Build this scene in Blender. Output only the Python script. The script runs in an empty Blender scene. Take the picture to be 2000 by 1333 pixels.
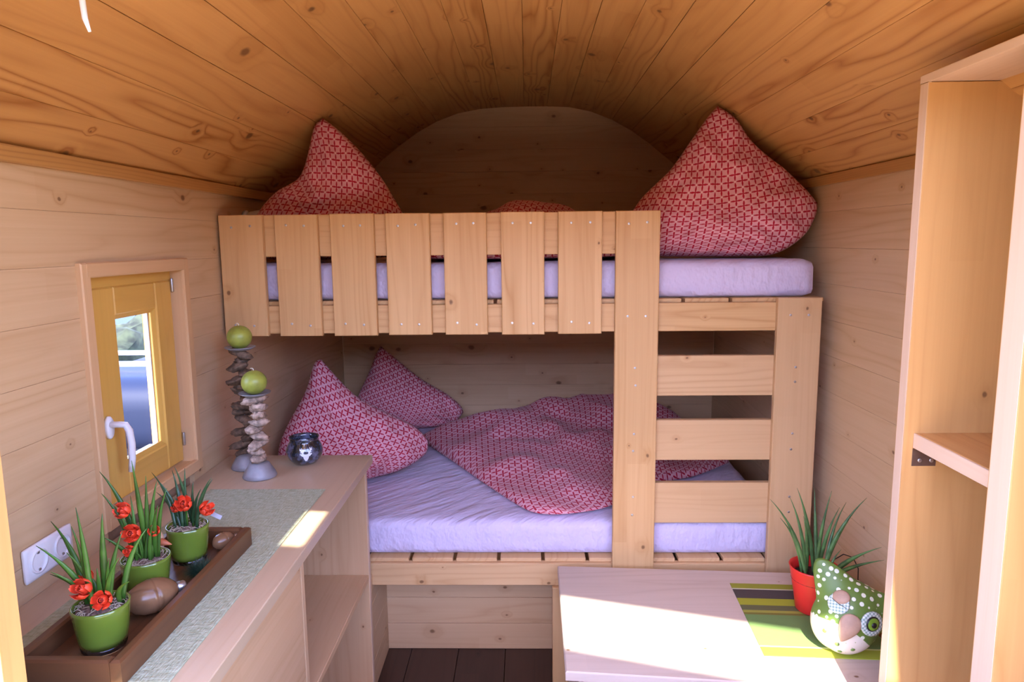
import bpy, bmesh, math, random
from mathutils import Matrix, Vector, noise
random.seed(7)
S = bpy.context.scene
COL = S.collection
V = Vector

# ------------------------------------------------------------------ camera, sky, sun, exposure
cam = bpy.data.cameras.new('camera')
cam.sensor_width = 36.0
cam.lens = 1363.8 / 2000 * 36.0
cam.clip_start = 0.02
camo = bpy.data.objects.new('camera', cam)
COL.objects.link(camo)
yaw, pit, rol = 0.0225947, 0.142691, -0.0098407
Fw = V((-math.sin(yaw) * math.cos(pit), math.cos(yaw) * math.cos(pit), -math.sin(pit)))
Rt = V((math.cos(yaw), math.sin(yaw), 0))
Up = Rt.cross(Fw)
R2 = math.cos(rol) * Rt + math.sin(rol) * Up
U2 = -math.sin(rol) * Rt + math.cos(rol) * Up
camo.matrix_world = Matrix(((R2.x, U2.x, -Fw.x, 0), (R2.y, U2.y, -Fw.y, 0), (R2.z, U2.z, -Fw.z, 1.62), (0, 0, 0, 1)))
S.camera = camo

SUN_DIR = V((0.12, 1.04, -1.0)).normalized()
world = bpy.data.worlds.new('world')
S.world = world
world.use_nodes = True
wn = world.node_tree.nodes
wl = world.node_tree.links
wn.clear()
sky = wn.new('ShaderNodeTexSky')
sky.sky_type = 'NISHITA'
sky.sun_disc = False
sky.sun_elevation = math.radians(43.6)
sky.sun_rotation = math.radians(188)
sky.air_density = 1.0
sky.dust_density = 0.4
bg = wn.new('ShaderNodeBackground')
bg.inputs['Strength'].default_value = 0.45
wo = wn.new('ShaderNodeOutputWorld')
tint = wn.new('ShaderNodeMix')
tint.data_type = 'RGBA'
tint.blend_type = 'MULTIPLY'
tint.inputs[0].default_value = 1.0
tint.inputs[7].default_value = (1.0, 0.89, 1.14, 1.0)
wl.new(sky.outputs[0], tint.inputs[6])
wl.new(tint.outputs[2], bg.inputs['Color'])
wl.new(bg.outputs[0], wo.inputs['Surface'])

sl = bpy.data.lights.new('sun_offscreen', 'SUN')
sl.energy = 5.2
sl.angle = math.radians(0.53)
sl.color = (1.0, 0.95, 0.87)
so = bpy.data.objects.new('sun_offscreen', sl)
COL.objects.link(so)
so.matrix_world = Matrix.Translation((0, -3, 8)) @ SUN_DIR.to_track_quat('-Z', 'Y').to_matrix().to_4x4()

S.view_settings.view_transform = 'Standard'
S.view_settings.look = 'None'
S.view_settings.gamma = 1.0
S.view_settings.use_curve_mapping = False
S.view_settings.exposure = 2.36

# ------------------------------------------------------------------ materials
class NT:
    def __init__(s, name):
        s.m = bpy.data.materials.new(name)
        s.m.use_nodes = True
        s.t = s.m.node_tree
        s.t.nodes.clear()
        s.out = s.n('ShaderNodeOutputMaterial')
        s.b = s.n('ShaderNodeBsdfPrincipled')
        s.l(s.b.outputs[0], s.out.inputs[0])
    def n(s, t, **k):
        x = s.t.nodes.new(t)
        for a, v in k.items():
            setattr(x, a, v)
        return x
    def l(s, a, b):
        s.t.links.new(a, b)
    def put(s, sock, v):
        if hasattr(v, 'links'):
            s.l(v, sock)
        else:
            sock.default_value = v
    def math(s, op, a, b=0.0, c=0.0, clamp=False):
        x = s.n('ShaderNodeMath', operation=op, use_clamp=clamp)
        s.put(x.inputs[0], a); s.put(x.inputs[1], b); s.put(x.inputs[2], c)
        return x.outputs[0]
    def vmath(s, op, a, b=(0, 0, 0)):
        x = s.n('ShaderNodeVectorMath', operation=op)
        s.put(x.inputs[0], a); s.put(x.inputs[1], b)
        return x.outputs['Value'] if op in ('LENGTH', 'DOT_PRODUCT', 'DISTANCE') else x.outputs[0]
    def sep(s, v):
        x = s.n('ShaderNodeSeparateXYZ'); s.l(v, x.inputs[0]); return x.outputs
    def comb(s, a, b, c):
        x = s.n('ShaderNodeCombineXYZ')
        for i, q in enumerate((a, b, c)): s.put(x.inputs[i], q)
        return x.outputs[0]
    def noise(s, v, scale, detail=2.0, rough=0.5):
        x = s.n('ShaderNodeTexNoise')
        s.l(v, x.inputs['Vector']); x.inputs['Scale'].default_value = scale
        x.inputs['Detail'].default_value = detail; x.inputs['Roughness'].default_value = rough
        return x.outputs[0]
    def mix(s, f, a, b, mode='MIX'):
        x = s.n('ShaderNodeMix', data_type='RGBA', blend_type=mode)
        s.put(x.inputs[0], f)
        for i, q in ((6, a), (7, b)):
            if isinstance(q, tuple): q = q + (1,) if len(q) == 3 else q
            s.put(x.inputs[i], q)
        return x.outputs[2]
    def map(s, v, a, b, c=0.0, d=1.0, smooth=True):
        x = s.n('ShaderNodeMapRange', interpolation_type='SMOOTHSTEP' if smooth else 'LINEAR')
        s.put(x.inputs[0], v)
        for i, q in enumerate((a, b, c, d)): s.put(x.inputs[i + 1], q)
        return x.outputs[0]
    def bump(s, h, strength=0.2, dist=0.002):
        x = s.n('ShaderNodeBump'); s.put(x.inputs['Strength'], strength)
        x.inputs['Distance'].default_value = dist; s.l(h, x.inputs['Height'])
        s.l(x.outputs[0], s.b.inputs['Normal'])
    def set(s, **k):
        for a, v in k.items():
            a = {'color': 'Base Color', 'rough': 'Roughness', 'metal': 'Metallic', 'trans': 'Transmission Weight', 'ior': 'IOR', 'spec': 'Specular IOR Level', 'coat': 'Coat Weight', 'sheen': 'Sheen Weight'}[a]
            if isinstance(v, tuple) and len(v) == 3: v = v + (1,)
            s.put(s.b.inputs[a], v)
        return s.m

def wood(name, light, dark, ring=26.0, ringamt=0.5, knots=0.5, rough=0.5, lam=0.06, spread=0.05, kr=0.011, stripe=0.05, kcol=(0.16, 0.07, 0.025), spec=0.35):
    """boards have local X = length, Y = width, Z = visible normal"""
    w = NT(name)
    tc = w.n('ShaderNodeTexCoord').outputs['Object']
    rnd = w.n('ShaderNodeObjectInfo').outputs['Random']
    x, y, z = w.sep(tc)
    off = w.math('MULTIPLY', rnd, 61.0)
    X = w.math('ADD', x, off)
    Y = w.math('ADD', w.math('ADD', y, w.math('MULTIPLY', z, 0.6)), w.math('MULTIPLY', rnd, 17.0))
    P = w.comb(X, Y, off)
    # knots
    Q = w.comb(w.math('MULTIPLY', X, 3.2), w.math('MULTIPLY', Y, 9.0), 0.0)
    vo = w.n('ShaderNodeTexVoronoi', voronoi_dimensions='2D', feature='F1')
    w.l(Q, vo.inputs['Vector']); vo.inputs['Scale'].default_value = 1.0; vo.inputs['Randomness'].default_value = 0.9
    dv = w.vmath('MULTIPLY', w.vmath('SUBTRACT', Q, vo.outputs['Position']), (1 / 3.2 * 0.75, 1 / 9.0, 0))
    wob = w.noise(P, 60.0, 1.0)
    d = w.math('ADD', w.vmath('LENGTH', dv), w.math('MULTIPLY', w.math('SUBTRACT', wob, 0.5), 0.006))
    cr, cg, cb = w.sep(vo.outputs['Color'])
    on = w.math('LESS_THAN', cr, knots)
    rad = w.math('MULTIPLY', on, w.math('ADD', 0.25 * kr, w.math('MULTIPLY', w.math('POWER', cg, 2.2), kr)))
    kn = w.map(d, rad, w.math('MULTIPLY', rad, 0.35))
    kn = w.math('MULTIPLY', kn, on)
    halo = w.math('MULTIPLY', w.map(d, w.math('MULTIPLY', rad, 4.5), w.math('MULTIPLY', rad, 0.8)), on)
    # growth rings
    n1 = w.noise(w.comb(w.math('MULTIPLY', X, 0.55), w.math('MULTIPLY', Y, 5.0), off), 1.6, 2.0, 0.45)
    ph = w.math('ADD', w.math('MULTIPLY', Y, ring), w.math('MULTIPLY', n1, 7.0))
    ph = w.math('ADD', ph, w.math('MULTIPLY', halo, 0.9))
    rg = w.math('PINGPONG', ph, 0.5)
    rg = w.math('POWER', w.math('MULTIPLY', rg, 2.0), 3.0)
    big = w.map(w.noise(w.comb(w.math('MULTIPLY', X, 0.3), w.math('MULTIPLY', Y, 2.5), off), 1.5, 1.0), 0.4, 0.65)
    rg = w.math('MULTIPLY', rg, w.math('ADD', 0.3, w.math('MULTIPLY', big, 0.8)))
    # fine fibre
    fb = w.noise(w.comb(w.math('MULTIPLY', X, 2.0), w.math('MULTIPLY', Y, 140.0), off), 1.0, 2.0, 0.6)
    # lamellas
    wn_ = w.n('ShaderNodeTexWhiteNoise', noise_dimensions='2D')
    ly = w.math('FLOOR', w.math('MULTIPLY', Y, 15.0))
    lx = w.math('FLOOR', w.math('ADD', w.math('MULTIPLY', X, 1.3), w.math('MULTIPLY', ly, 0.37)))
    w.l(w.comb(lx, ly, 0.0), wn_.inputs['Vector'])
    lm = w.math('MULTIPLY', w.math('SUBTRACT', wn_.outputs[0], 0.5), lam * 2)
    bd = w.math('MULTIPLY', w.math('SUBTRACT', w.math('FRACT', w.math('MULTIPLY', rnd, 7.31)), 0.5), spread * 2)
    f = w.math('ADD', w.math('MULTIPLY', rg, ringamt), w.math('MULTIPLY', w.math('SUBTRACT', fb, 0.5), stripe * 6))
    f = w.math('ADD', w.math('ADD', f, lm), bd)
    f = w.math('ADD', w.math('ADD', f, 0.12), w.math('MULTIPLY', halo, 0.25), clamp=True)
    c = w.mix(f, light, dark)
    c = w.mix(w.math('MULTIPLY', kn, 0.85), c, kcol)
    w.set(color=c, rough=rough, spec=spec)
    w.bump(w.math('ADD', w.math('MULTIPLY', fb, 0.4), w.math('MULTIPLY', rg, -0.3)), 0.25, 0.001)
    return w.m

def plain(name, col, rough=0.5, metal=0.0, var=0.0, vs=40.0, spec=0.5, bump=0.0, **k):
    w = NT(name)
    tc = w.n('ShaderNodeTexCoord').outputs['Object']
    nz = w.noise(tc, vs, 3.0, 0.6)
    c = w.mix(w.map(nz, 0.3, 0.7), tuple(max(0, q * (1 - var)) for q in col), tuple(min(1, q * (1 + var)) for q in col))
    w.set(color=c, rough=rough, metal=metal, spec=spec, **k)
    if bump: w.bump(nz, bump, 0.002)
    return w.m

M = {}
M['wall'] = wood('pine_wall', (0.63, 0.43, 0.24), (0.42, 0.23, 0.09), ring=20, ringamt=0.34, knots=0.5, kr=0.010, lam=0.07)
M['ceil'] = wood('pine_ceiling', (0.62, 0.325, 0.105), (0.36, 0.14, 0.03), ring=22, ringamt=0.75, knots=0.5, kr=0.016, lam=0.10, spread=0.08)
M['back'] = wood('knotty_spruce', (0.63, 0.41, 0.225), (0.42, 0.215, 0.085), ring=18, ringamt=0.28, knots=0.9, kr=0.015, lam=0.08)
M['bed'] = wood('spruce_board', (0.66, 0.40, 0.175), (0.45, 0.22, 0.06), ring=30, ringamt=0.5, knots=0.50, kr=0.007, lam=0.14, spread=0.08, stripe=0.075)
M['step'] = wood('spruce_step', (0.65, 0.41, 0.20), (0.46, 0.24, 0.085), ring=24, ringamt=0.38, knots=0.65, kr=0.008, lam=0.07)
M['cab'] = wood('spruce_cabinet', (0.62, 0.39, 0.21), (0.44, 0.23, 0.085), ring=18, ringamt=0.34, knots=0.6, kr=0.007, lam=0.06)
M['shelf'] = wood('spruce_shelf', (0.60, 0.325, 0.11), (0.42, 0.19, 0.048), ring=16, ringamt=0.4, knots=0.4, kr=0.011, lam=0.08)
M['edge'] = wood('raw_edge', (0.70, 0.50, 0.34), (0.55, 0.34, 0.19), ring=50, ringamt=0.25, knots=0.1, lam=0.03)
M['top'] = wood('beech_top', (0.53, 0.385, 0.24), (0.40, 0.26, 0.14), ring=14, ringamt=0.2, knots=0.0, lam=0.06, rough=0.35)
M['table'] = wood('spruce_table', (0.58, 0.46, 0.36), (0.42, 0.31, 0.23), ring=14, ringamt=0.3, knots=0.55, kr=0.006, lam=0.06, rough=0.75, spec=0.12)
M['larch'] = wood('larch_window', (0.68, 0.39, 0.085), (0.50, 0.25, 0.04), ring=22, ringamt=0.2, knots=0.0, lam=0.03, rough=0.3)
M['casing'] = wood('pine_casing', (0.66, 0.41, 0.21), (0.48, 0.26, 0.10), ring=30, ringamt=0.3, knots=0.1, lam=0.03)
M['trim'] = wood('pine_trim', (0.52, 0.27, 0.085), (0.28, 0.11, 0.03), ring=120, ringamt=0.6, knots=0.1, lam=0.02)
M['tray'] = wood('acacia_tray', (0.13, 0.052, 0.020), (0.04, 0.015, 0.007), ring=40, ringamt=0.7, knots=0.1, lam=0.1, rough=0.38)
M['floor'] = wood('dark_floor', (0.060, 0.028, 0.018), (0.015, 0.008, 0.006), ring=20, ringamt=0.5, knots=0.2, lam=0.15, spread=0.2, rough=0.35, kcol=(0.01, 0.006, 0.004))
M['deck'] = wood('deck_boards', (0.66, 0.47, 0.30), (0.52, 0.35, 0.21), ring=24, ringamt=0.35, knots=0.4, lam=0.05)
M['shell'] = plain('shell_timber', (0.34, 0.2, 0.11), 0.8, var=0.15)
M['screw'] = plain('zinc_screw', (0.62, 0.60, 0.58), 0.35, 0.9, var=0.1)
M['white'] = plain('white_plastic', (0.82, 0.80, 0.80), 0.3, var=0.02)
M['greymetal'] = plain('hinge_metal', (0.45, 0.43, 0.42), 0.35, 0.9, var=0.1)
M['brown_metal'] = plain('brown_bracket', (0.20, 0.12, 0.08), 0.4, 0.6, var=0.1)
M['darkhole'] = plain('socket_hole', (0.02, 0.02, 0.02), 0.6)
M['zinc'] = plain('grey_zinc', (0.30, 0.29, 0.30), 0.55, 0.35, var=0.12, vs=30)
M['candle'] = plain('olive_wax', (0.30, 0.34, 0.05), 0.45, var=0.18, vs=25, coat=0.15)
M['wick'] = plain('wick', (0.8, 0.75, 0.6), 0.8)
M['drift_d'] = plain('dark_driftwood', (0.14, 0.085, 0.05), 0.85, var=0.5, vs=60, bump=0.6)
M['drift_l'] = plain('pale_driftwood', (0.42, 0.30, 0.22), 0.85, var=0.45, vs=60, bump=0.6)
M['potgreen'] = plain('green_glass', (0.115, 0.17, 0.020), 0.18, var=0.08, vs=8, coat=0.5)
M['clear'] = NT('clear_glass').set(color=(0.93, 0.98, 0.95), rough=0.02, trans=1.0, ior=1.45)
M['moss'] = plain('straw_moss', (0.16, 0.10, 0.075), 0.9, var=0.6, vs=160, bump=0.8)
M['straw'] = plain('pale_straw', (0.45, 0.36, 0.24), 0.8, var=0.3)
M['leaf'] = plain('bright_leaf', (0.045, 0.125, 0.012), 0.42, var=0.4, vs=14)
M['leafd'] = plain('dark_leaf', (0.025, 0.075, 0.025), 0.38, var=0.4, vs=14)
M['leafr'] = plain('succulent_leaf', (0.07, 0.15, 0.04), 0.4, var=0.5, vs=18)
M['flower'] = plain('red_petal', (0.78, 0.055, 0.015), 0.55, var=0.3, vs=50)
M['flowerc'] = plain('flower_heart', (0.30, 0.03, 0.01), 0.7, var=0.3, vs=90)
M['needle'] = plain('pine_needle', (0.02, 0.05, 0.025), 0.6, var=0.4)
M['redpot'] = plain('red_pot', (0.72, 0.028, 0.022), 0.38, var=0.05, vs=10)
M['soil'] = plain('soil', (0.03, 0.02, 0.015), 0.95, var=0.5, vs=90, bump=0.8)
M['polished'] = wood('polished_wood', (0.21, 0.105, 0.05), (0.08, 0.035, 0.015), ring=26, ringamt=0.45, knots=0.3, kr=0.010, rough=0.2, lam=0.0)
M['sheet'] = None
M['tan'] = plain('tan_felt', (0.50, 0.31, 0.19), 0.6, var=0.08)
M['tag'] = plain('grey_tag', (0.30, 0.29, 0.32), 0.5)
M['black'] = plain('black_metal', (0.015, 0.012, 0.012), 0.4, 0.3)
M['brownleather'] = plain('dark_brown', (0.07, 0.035, 0.025), 0.5, var=0.2)

def mat_sheet(name='lilac_sheet', col=(0.65, 0.56, 0.72)):
    w = NT(name)
    tc = w.n('ShaderNodeTexCoord').outputs['Object']
    x, y, z = w.sep(tc)
    nz = w.noise(w.comb(w.math('MULTIPLY', w.math('ADD', x, w.math('MULTIPLY', y, 0.8)), 3.0), w.math('MULTIPLY', w.math('SUBTRACT', y, x), 11.0), w.math('MULTIPLY', z, 8.0)), 1.6, 3.0, 0.55)
    w.set(color=col, rough=0.75, sheen=0.15, spec=0.2)
    w.bump(nz, 0.5, 0.045)
    return w.m
M['sheet'] = mat_sheet()

def mat_bedding():
    w = NT('red_lattice_cotton')
    uv = w.n('ShaderNodeTexCoord').outputs['UV']
    u, v, _ = w.sep(uv)
    s = 0.0238
    u = w.math('DIVIDE', u, s); v = w.math('DIVIDE', v, s)
    def petal(a, b):
        n = w.math('ROUND', b)
        db = w.math('ABSOLUTE', w.math('SUBTRACT', b, n))
        t = w.math('FLOORED_MODULO', w.math('ADD', w.math('SUBTRACT', a, n), 1.0), 2.0)
        t = w.math('ABSOLUTE', w.math('SUBTRACT', t, 1.0))
        wd = w.math('SUBTRACT', 0.145, w.math('MULTIPLY', w.math('ABSOLUTE', w.math('SUBTRACT', t, 0.42)), 0.20))
        hit = w.math('MULTIPLY', w.map(db, w.math('ADD', wd, 0.03), w.math('SUBTRACT', wd, 0.03)), w.map(t, 0.86, 0.78))
        line = w.math('MULTIPLY', w.map(db, 0.07, 0.03), w.map(t, 0.80, 0.86))
        return hit, line
    h1, l1 = petal(u, v)
    h2, l2 = petal(v, u)
    red = w.math('MAXIMUM', h1, h2)
    lit = w.math('MAXIMUM', l1, l2)
    tc = w.n('ShaderNodeTexCoord').outputs['Object']
    c = w.mix(lit, (0.70, 0.34, 0.38), (0.80, 0.50, 0.52))
    c = w.mix(red, c, (0.40, 0.008, 0.03))
    w.set(color=c, rough=0.85, sheen=0.1, spec=0.15)
    w.bump(w.noise(tc, 14.0, 3.0, 0.6), 0.30, 0.02)
    return w.m
M['bedding'] = mat_bedding()

def mat_runner():
    w = NT('woven_runner')
    tc = w.n('ShaderNodeTexCoord').outputs['Object']
    x, y, z = w.sep(tc)
    a = w.noise(w.comb(w.math('MULTIPLY', x, 130.0), w.math('MULTIPLY', y, 45.0), 0.0), 1.0, 2.0, 0.6)
    b = w.noise(w.comb(w.math('MULTIPLY', x, 45.0), w.math('MULTIPLY', y, 240.0), 3.0), 1.0, 2.0, 0.6)
    h = w.math('ADD', a, b)
    c = w.mix(w.map(h, 0.6, 1.4), (0.30, 0.32, 0.19), (0.46, 0.48, 0.33))
    w.set(color=c, rough=0.9, spec=0.1)
    w.bump(h, 0.9, 0.003)
    return w.m
M['runner'] = mat_runner()

def mat_stripes():
    w = NT('striped_placemat')
    tc = w.n('ShaderNodeTexCoord').outputs['Object']
    x, y, z = w.sep(tc)
    r = w.n('ShaderNodeValToRGB')
    r.color_ramp.interpolation = 'CONSTANT'
    stops = [(0.0, (0.36, 0.40, 0.04)), (0.10, (0.62, 0.66, 0.25)), (0.115, (0.15, 0.245, 0.075)), (0.52, (0.17, 0.15, 0.03)), (0.55, (0.30, 0.29, 0.05)), (0.585, (0.12, 0.12, 0.05)), (0.66, (0.33, 0.34, 0.03)), (0.76, (0.075, 0.06, 0.05)), (0.90, (0.55, 0.52, 0.35)), (0.915, (0.27, 0.27, 0.03))]
    e = r.color_ramp.elements
    e[0].position, e[0].color = stops[0][0], stops[0][1] + (1,)
    e[1].position, e[1].color = stops[1][0], stops[1][1] + (1,)
    for p, c in stops[2:]:
        q = e.new(p); q.color = c + (1,)
    w.l(w.math('ADD', w.math('DIVIDE', y, 0.40), 0.5), r.inputs[0])
    n = w.noise(w.comb(w.math('MULTIPLY', x, 60.0), w.math('MULTIPLY', y, 500.0), 0.0), 1.0, 1.0)
    w.set(color=r.outputs[0], rough=0.8, spec=0.15)
    w.bump(n, 0.4, 0.001)
    return w.m
M['stripes'] = mat_stripes()

def mat_owl():
    w = NT('owl_print')
    tc = w.n('ShaderNodeTexCoord').outputs['Object']
    x, y, z = w.sep(tc)
    vo = w.n('ShaderNodeTexVoronoi', feature='F1'); w.l(tc, vo.inputs['Vector'])
    vo.inputs['Scale'].default_value = 52.0; vo.inputs['Randomness'].default_value = 0.30
    dots = w.map(vo.outputs['Distance'], 0.34, 0.28)
    vs = w.n('ShaderNodeTexVoronoi', feature='F1'); w.l(tc, vs.inputs['Vector'])
    vs.inputs['Scale'].default_value = 70.0; vs.inputs['Randomness'].default_value = 0.8
    dots2 = w.map(vs.outputs['Distance'], 0.13, 0.09)
    green = w.mix(dots, (0.13, 0.21, 0.035), (0.80, 0.82, 0.62))
    cream = w.mix(dots2, (0.80, 0.73, 0.58), (0.42, 0.45, 0.18))
    lim = w.math('SUBTRACT', -0.012, w.math('MULTIPLY', w.math('MULTIPLY', x, x), 4.0))
    f = w.math('MULTIPLY', w.map(z, w.math('ADD', lim, 0.001), w.math('SUBTRACT', lim, 0.001)), w.map(y, 0.02, 0.018))
    w.set(color=w.mix(f, green, cream), rough=0.45, spec=0.4)
    return w.m
M['owl'] = mat_owl()

def mat_gingham():
    w = NT('gingham')
    tc = w.n('ShaderNodeTexCoord').outputs['Object']
    x, y, z = w.sep(tc)
    a = w.map(w.math('PINGPONG', w.math('MULTIPLY', x, 260.0), 1.0), 0.4, 0.6)
    b = w.map(w.math('PINGPONG', w.math('MULTIPLY', y, 260.0), 1.0), 0.4, 0.6)
    f = w.math('MULTIPLY', w.math('ADD', a, b), 0.5)
    w.set(color=w.mix(f, (0.80, 0.84, 0.74), (0.24, 0.38, 0.28)), rough=0.6)
    return w.m
M['gingham'] = mat_gingham()
M['eyegreen'] = plain('eye_green', (0.20, 0.36, 0.03), 0.25, var=0.15)
M['button'] = plain('green_button', (0.17, 0.28, 0.06), 0.35, var=0.2)

def mat_jar():
    w = NT('smoky_glass')
    tc = w.n('ShaderNodeTexCoord').outputs['Object']
    n = w.noise(tc, 38.0, 3.0, 0.6)
    w.set(color=w.mix(w.map(n, 0.4, 0.7), (0.012, 0.014, 0.016), (0.13, 0.14, 0.21)), rough=0.06, spec=0.6, coat=1.0)
    return w.m
M['jar'] = mat_jar()
M['glass'] = NT('pane_glass').set(color=(1, 1, 1), rough=0.0, trans=1.0, ior=1.05)
M['grass'] = plain('lawn', (0.10, 0.14, 0.04), 0.95, var=0.4, vs=3, bump=0.5)
M['asphalt'] = plain('asphalt', (0.07, 0.07, 0.075), 0.9, var=0.2, vs=20)
M['hedge'] = plain('hedge_leaf', (0.030, 0.038, 0.018), 0.9, var=0.6, vs=8, bump=0.8)
M['navy'] = plain('navy_paint', (0.005, 0.007, 0.018), 0.6, var=0.1, vs=3)
M['bluegrey'] = plain('blue_grey_paint', (0.045, 0.07, 0.13), 0.5, var=0.1, vs=2)
M['rail'] = plain('white_paint', (0.8, 0.82, 0.85), 0.4, var=0.03)
M['carglass'] = plain('tinted_glass', (0.008, 0.012, 0.03), 0.55, spec=0.25)
M['rubber'] = plain('black_rubber', (0.02, 0.02, 0.02), 0.8)

# ------------------------------------------------------------------ helpers
WM = {}
def link(name, data, world_m=None, parent=None, mats=()):
    o = bpy.data.objects.new(name, data)
    COL.objects.link(o)
    wm = world_m if world_m is not None else Matrix.Identity(4)
    WM[o] = wm
    if parent is not None:
        o.parent = parent
        o.matrix_basis = WM[parent].inverted() @ wm
    else:
        o.matrix_basis = wm
    if data is not None and mats:
        if not data.materials:
            for m in (mats if isinstance(mats, (list, tuple)) else (mats,)):
                data.materials.append(m)
    return o

def tag(o, label=None, cat=None, group=None, kind=None):
    if label: o['label'] = label
    if cat: o['category'] = cat
    if group: o['group'] = group
    if kind: o['kind'] = kind
    return o

def thing(name, label, cat, loc=(0, 0, 0), group=None):
    return tag(link(name, None, Matrix.Translation(V(loc))), label, cat, group)

def T(*p):
    return Matrix.Translation(V(p))

def mesh(name, verts, faces, smooth=False, uvs=None):
    me = bpy.data.meshes.new(name)
    me.from_pydata([tuple(v) for v in verts], [], faces)
    if uvs:
        ul = me.uv_layers.new(name='uv')
        for lp in me.loops:
            ul.data[lp.index].uv = uvs[lp.vertex_index]
    if smooth:
        me.polygons.foreach_set('use_smooth', [True] * len(me.polygons))
    me.update()
    return me

_cache = {}
def boxmesh(L, W, H, ch=0.0015, mat=None):
    k = (round(L, 4), round(W, 4), round(H, 4), ch, mat.name if mat else '')
    if k in _cache: return _cache[k]
    c = min(ch, L * 0.3, W * 0.3, H * 0.3)
    a, b, h = L / 2, W / 2, H / 2
    vs = []
    for zz, ins in ((-h, 0), (h - c, 0), (h, c)):
        vs += [(-a + ins, -b + ins, zz), (a - ins, -b + ins, zz), (a - ins, b - ins, zz), (-a + ins, b - ins, zz)]
    fs = [(3, 2, 1, 0), (8, 9, 10, 11)]
    for r in (0, 4):
        for i in range(4):
            j = (i + 1) % 4
            fs.append((r + i, r + j, r + 4 + j, r + 4 + i))
    me = mesh('board', vs, fs)
    if mat: me.materials.append(mat)
    _cache[k] = me
    return me

def board(name, c, L, W, H, ex, ez, mat, parent=None, ch=0.0015):
    """c = centre of the visible face; ex length direction, ez visible normal"""
    ex = V(ex).normalized(); ez = V(ez).normalized(); ey = ez.cross(ex)
    cc = V(c) - ez * (H / 2)
    m = Matrix(((ex.x, ey.x, ez.x, cc.x), (ex.y, ey.y, ez.y, cc.y), (ex.z, ey.z, ez.z, cc.z), (0, 0, 0, 1)))
    return link(name, boxmesh(L, W, H, ch, mat), m, parent)

def multibox(boxes):
    vs, fs = [], []
    for (x0, x1, y0, y1, z0, z1) in boxes:
        n = len(vs)
        vs += [(x, y, z) for z in (z0, z1) for y in (y0, y1) for x in (x0, x1)]
        fs += [tuple(n + i for i in f) for f in ((0, 2, 3, 1), (4, 5, 7, 6), (0, 1, 5, 4), (2, 6, 7, 3), (0, 4, 6, 2), (1, 3, 7, 5))]
    return vs, fs

def lathe(profile, n=32, name='lathe', smooth=True, capb=True, capt=True):
    vs, fs = [], []
    for r, z in profile:
        for i in range(n):
            a = 2 * math.pi * i / n
            vs.append((r * math.cos(a), r * math.sin(a), z))
    for k in range(len(profile) - 1):
        for i in range(n):
            j = (i + 1) % n
            fs.append((k * n + i, k * n + j, (k + 1) * n + j, (k + 1) * n + i))
    if capb: fs.append(tuple(range(n - 1, -1, -1)))
    if capt: fs.append(tuple((len(profile) - 1) * n + i for i in range(n)))
    return mesh(name, vs, fs, smooth)

def sweep(path, radii, n=8, flat=1.0, up=None, name='sweep', smooth=True):
    vs, fs = [], []
    path = [V(p) for p in path]
    upv = V(up) if up else None
    for k, p in enumerate(path):
        t = (path[min(k + 1, len(path) - 1)] - path[max(k - 1, 0)]).normalized()
        ref = upv if upv is not None else (V((0, 0, 1)) if abs(t.z) < 0.9 else V((1, 0, 0)))
        a = t.cross(ref)
        if a.length < 1e-5: a = t.cross(V((0.3, 1, 0.2)))
        a.normalize(); b = a.cross(t)
        for i in range(n):
            th = 2 * math.pi * i / n
            vs.append(p + a * math.cos(th) * radii[k] + b * math.sin(th) * radii[k] * flat)
    for k in range(len(path) - 1):
        for i in range(n):
            j = (i + 1) % n
            fs.append((k * n + i, k * n + j, (k + 1) * n + j, (k + 1) * n + i))
    fs.append(tuple(range(n - 1, -1, -1)))
    fs.append(tuple((len(path) - 1) * n + i for i in range(n)))
    return mesh(name, vs, fs, smooth)

def bez(a, b, c, n):
    a, b, c = V(a), V(b), V(c)
    return [a * (1 - t) ** 2 + b * 2 * t * (1 - t) + c * t * t for t in [i / n for i in range(n + 1)]]

def ball(r, n=24, m=14, sc=(1, 1, 1), fn=None, name='ball'):
    vs, fs = [V((0, 0, -1))], []
    for k in range(1, m):
        ph = -math.pi / 2 + math.pi * k / m
        for i in range(n):
            a = 2 * math.pi * i / n
            vs.append(V((math.cos(ph) * math.cos(a), math.cos(ph) * math.sin(a), math.sin(ph))))
    vs.append(V((0, 0, 1)))
    out = []
    for d in vs:
        p = V((d.x * sc[0] * r, d.y * sc[1] * r, d.z * sc[2] * r))
        out.append(fn(d, p) if fn else p)
    for i in range(n):
        j = (i + 1) % n
        fs.append((0, 1 + j, 1 + i))
        for k in range(m - 2):
            a = 1 + k * n
            fs.append((a + i, a + j, a + n + j, a + n + i))
        fs.append((1 + (m - 2) * n + i, 1 + (m - 2) * n + j, len(vs) - 1))
    return mesh(name, out, fs, True)

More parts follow.
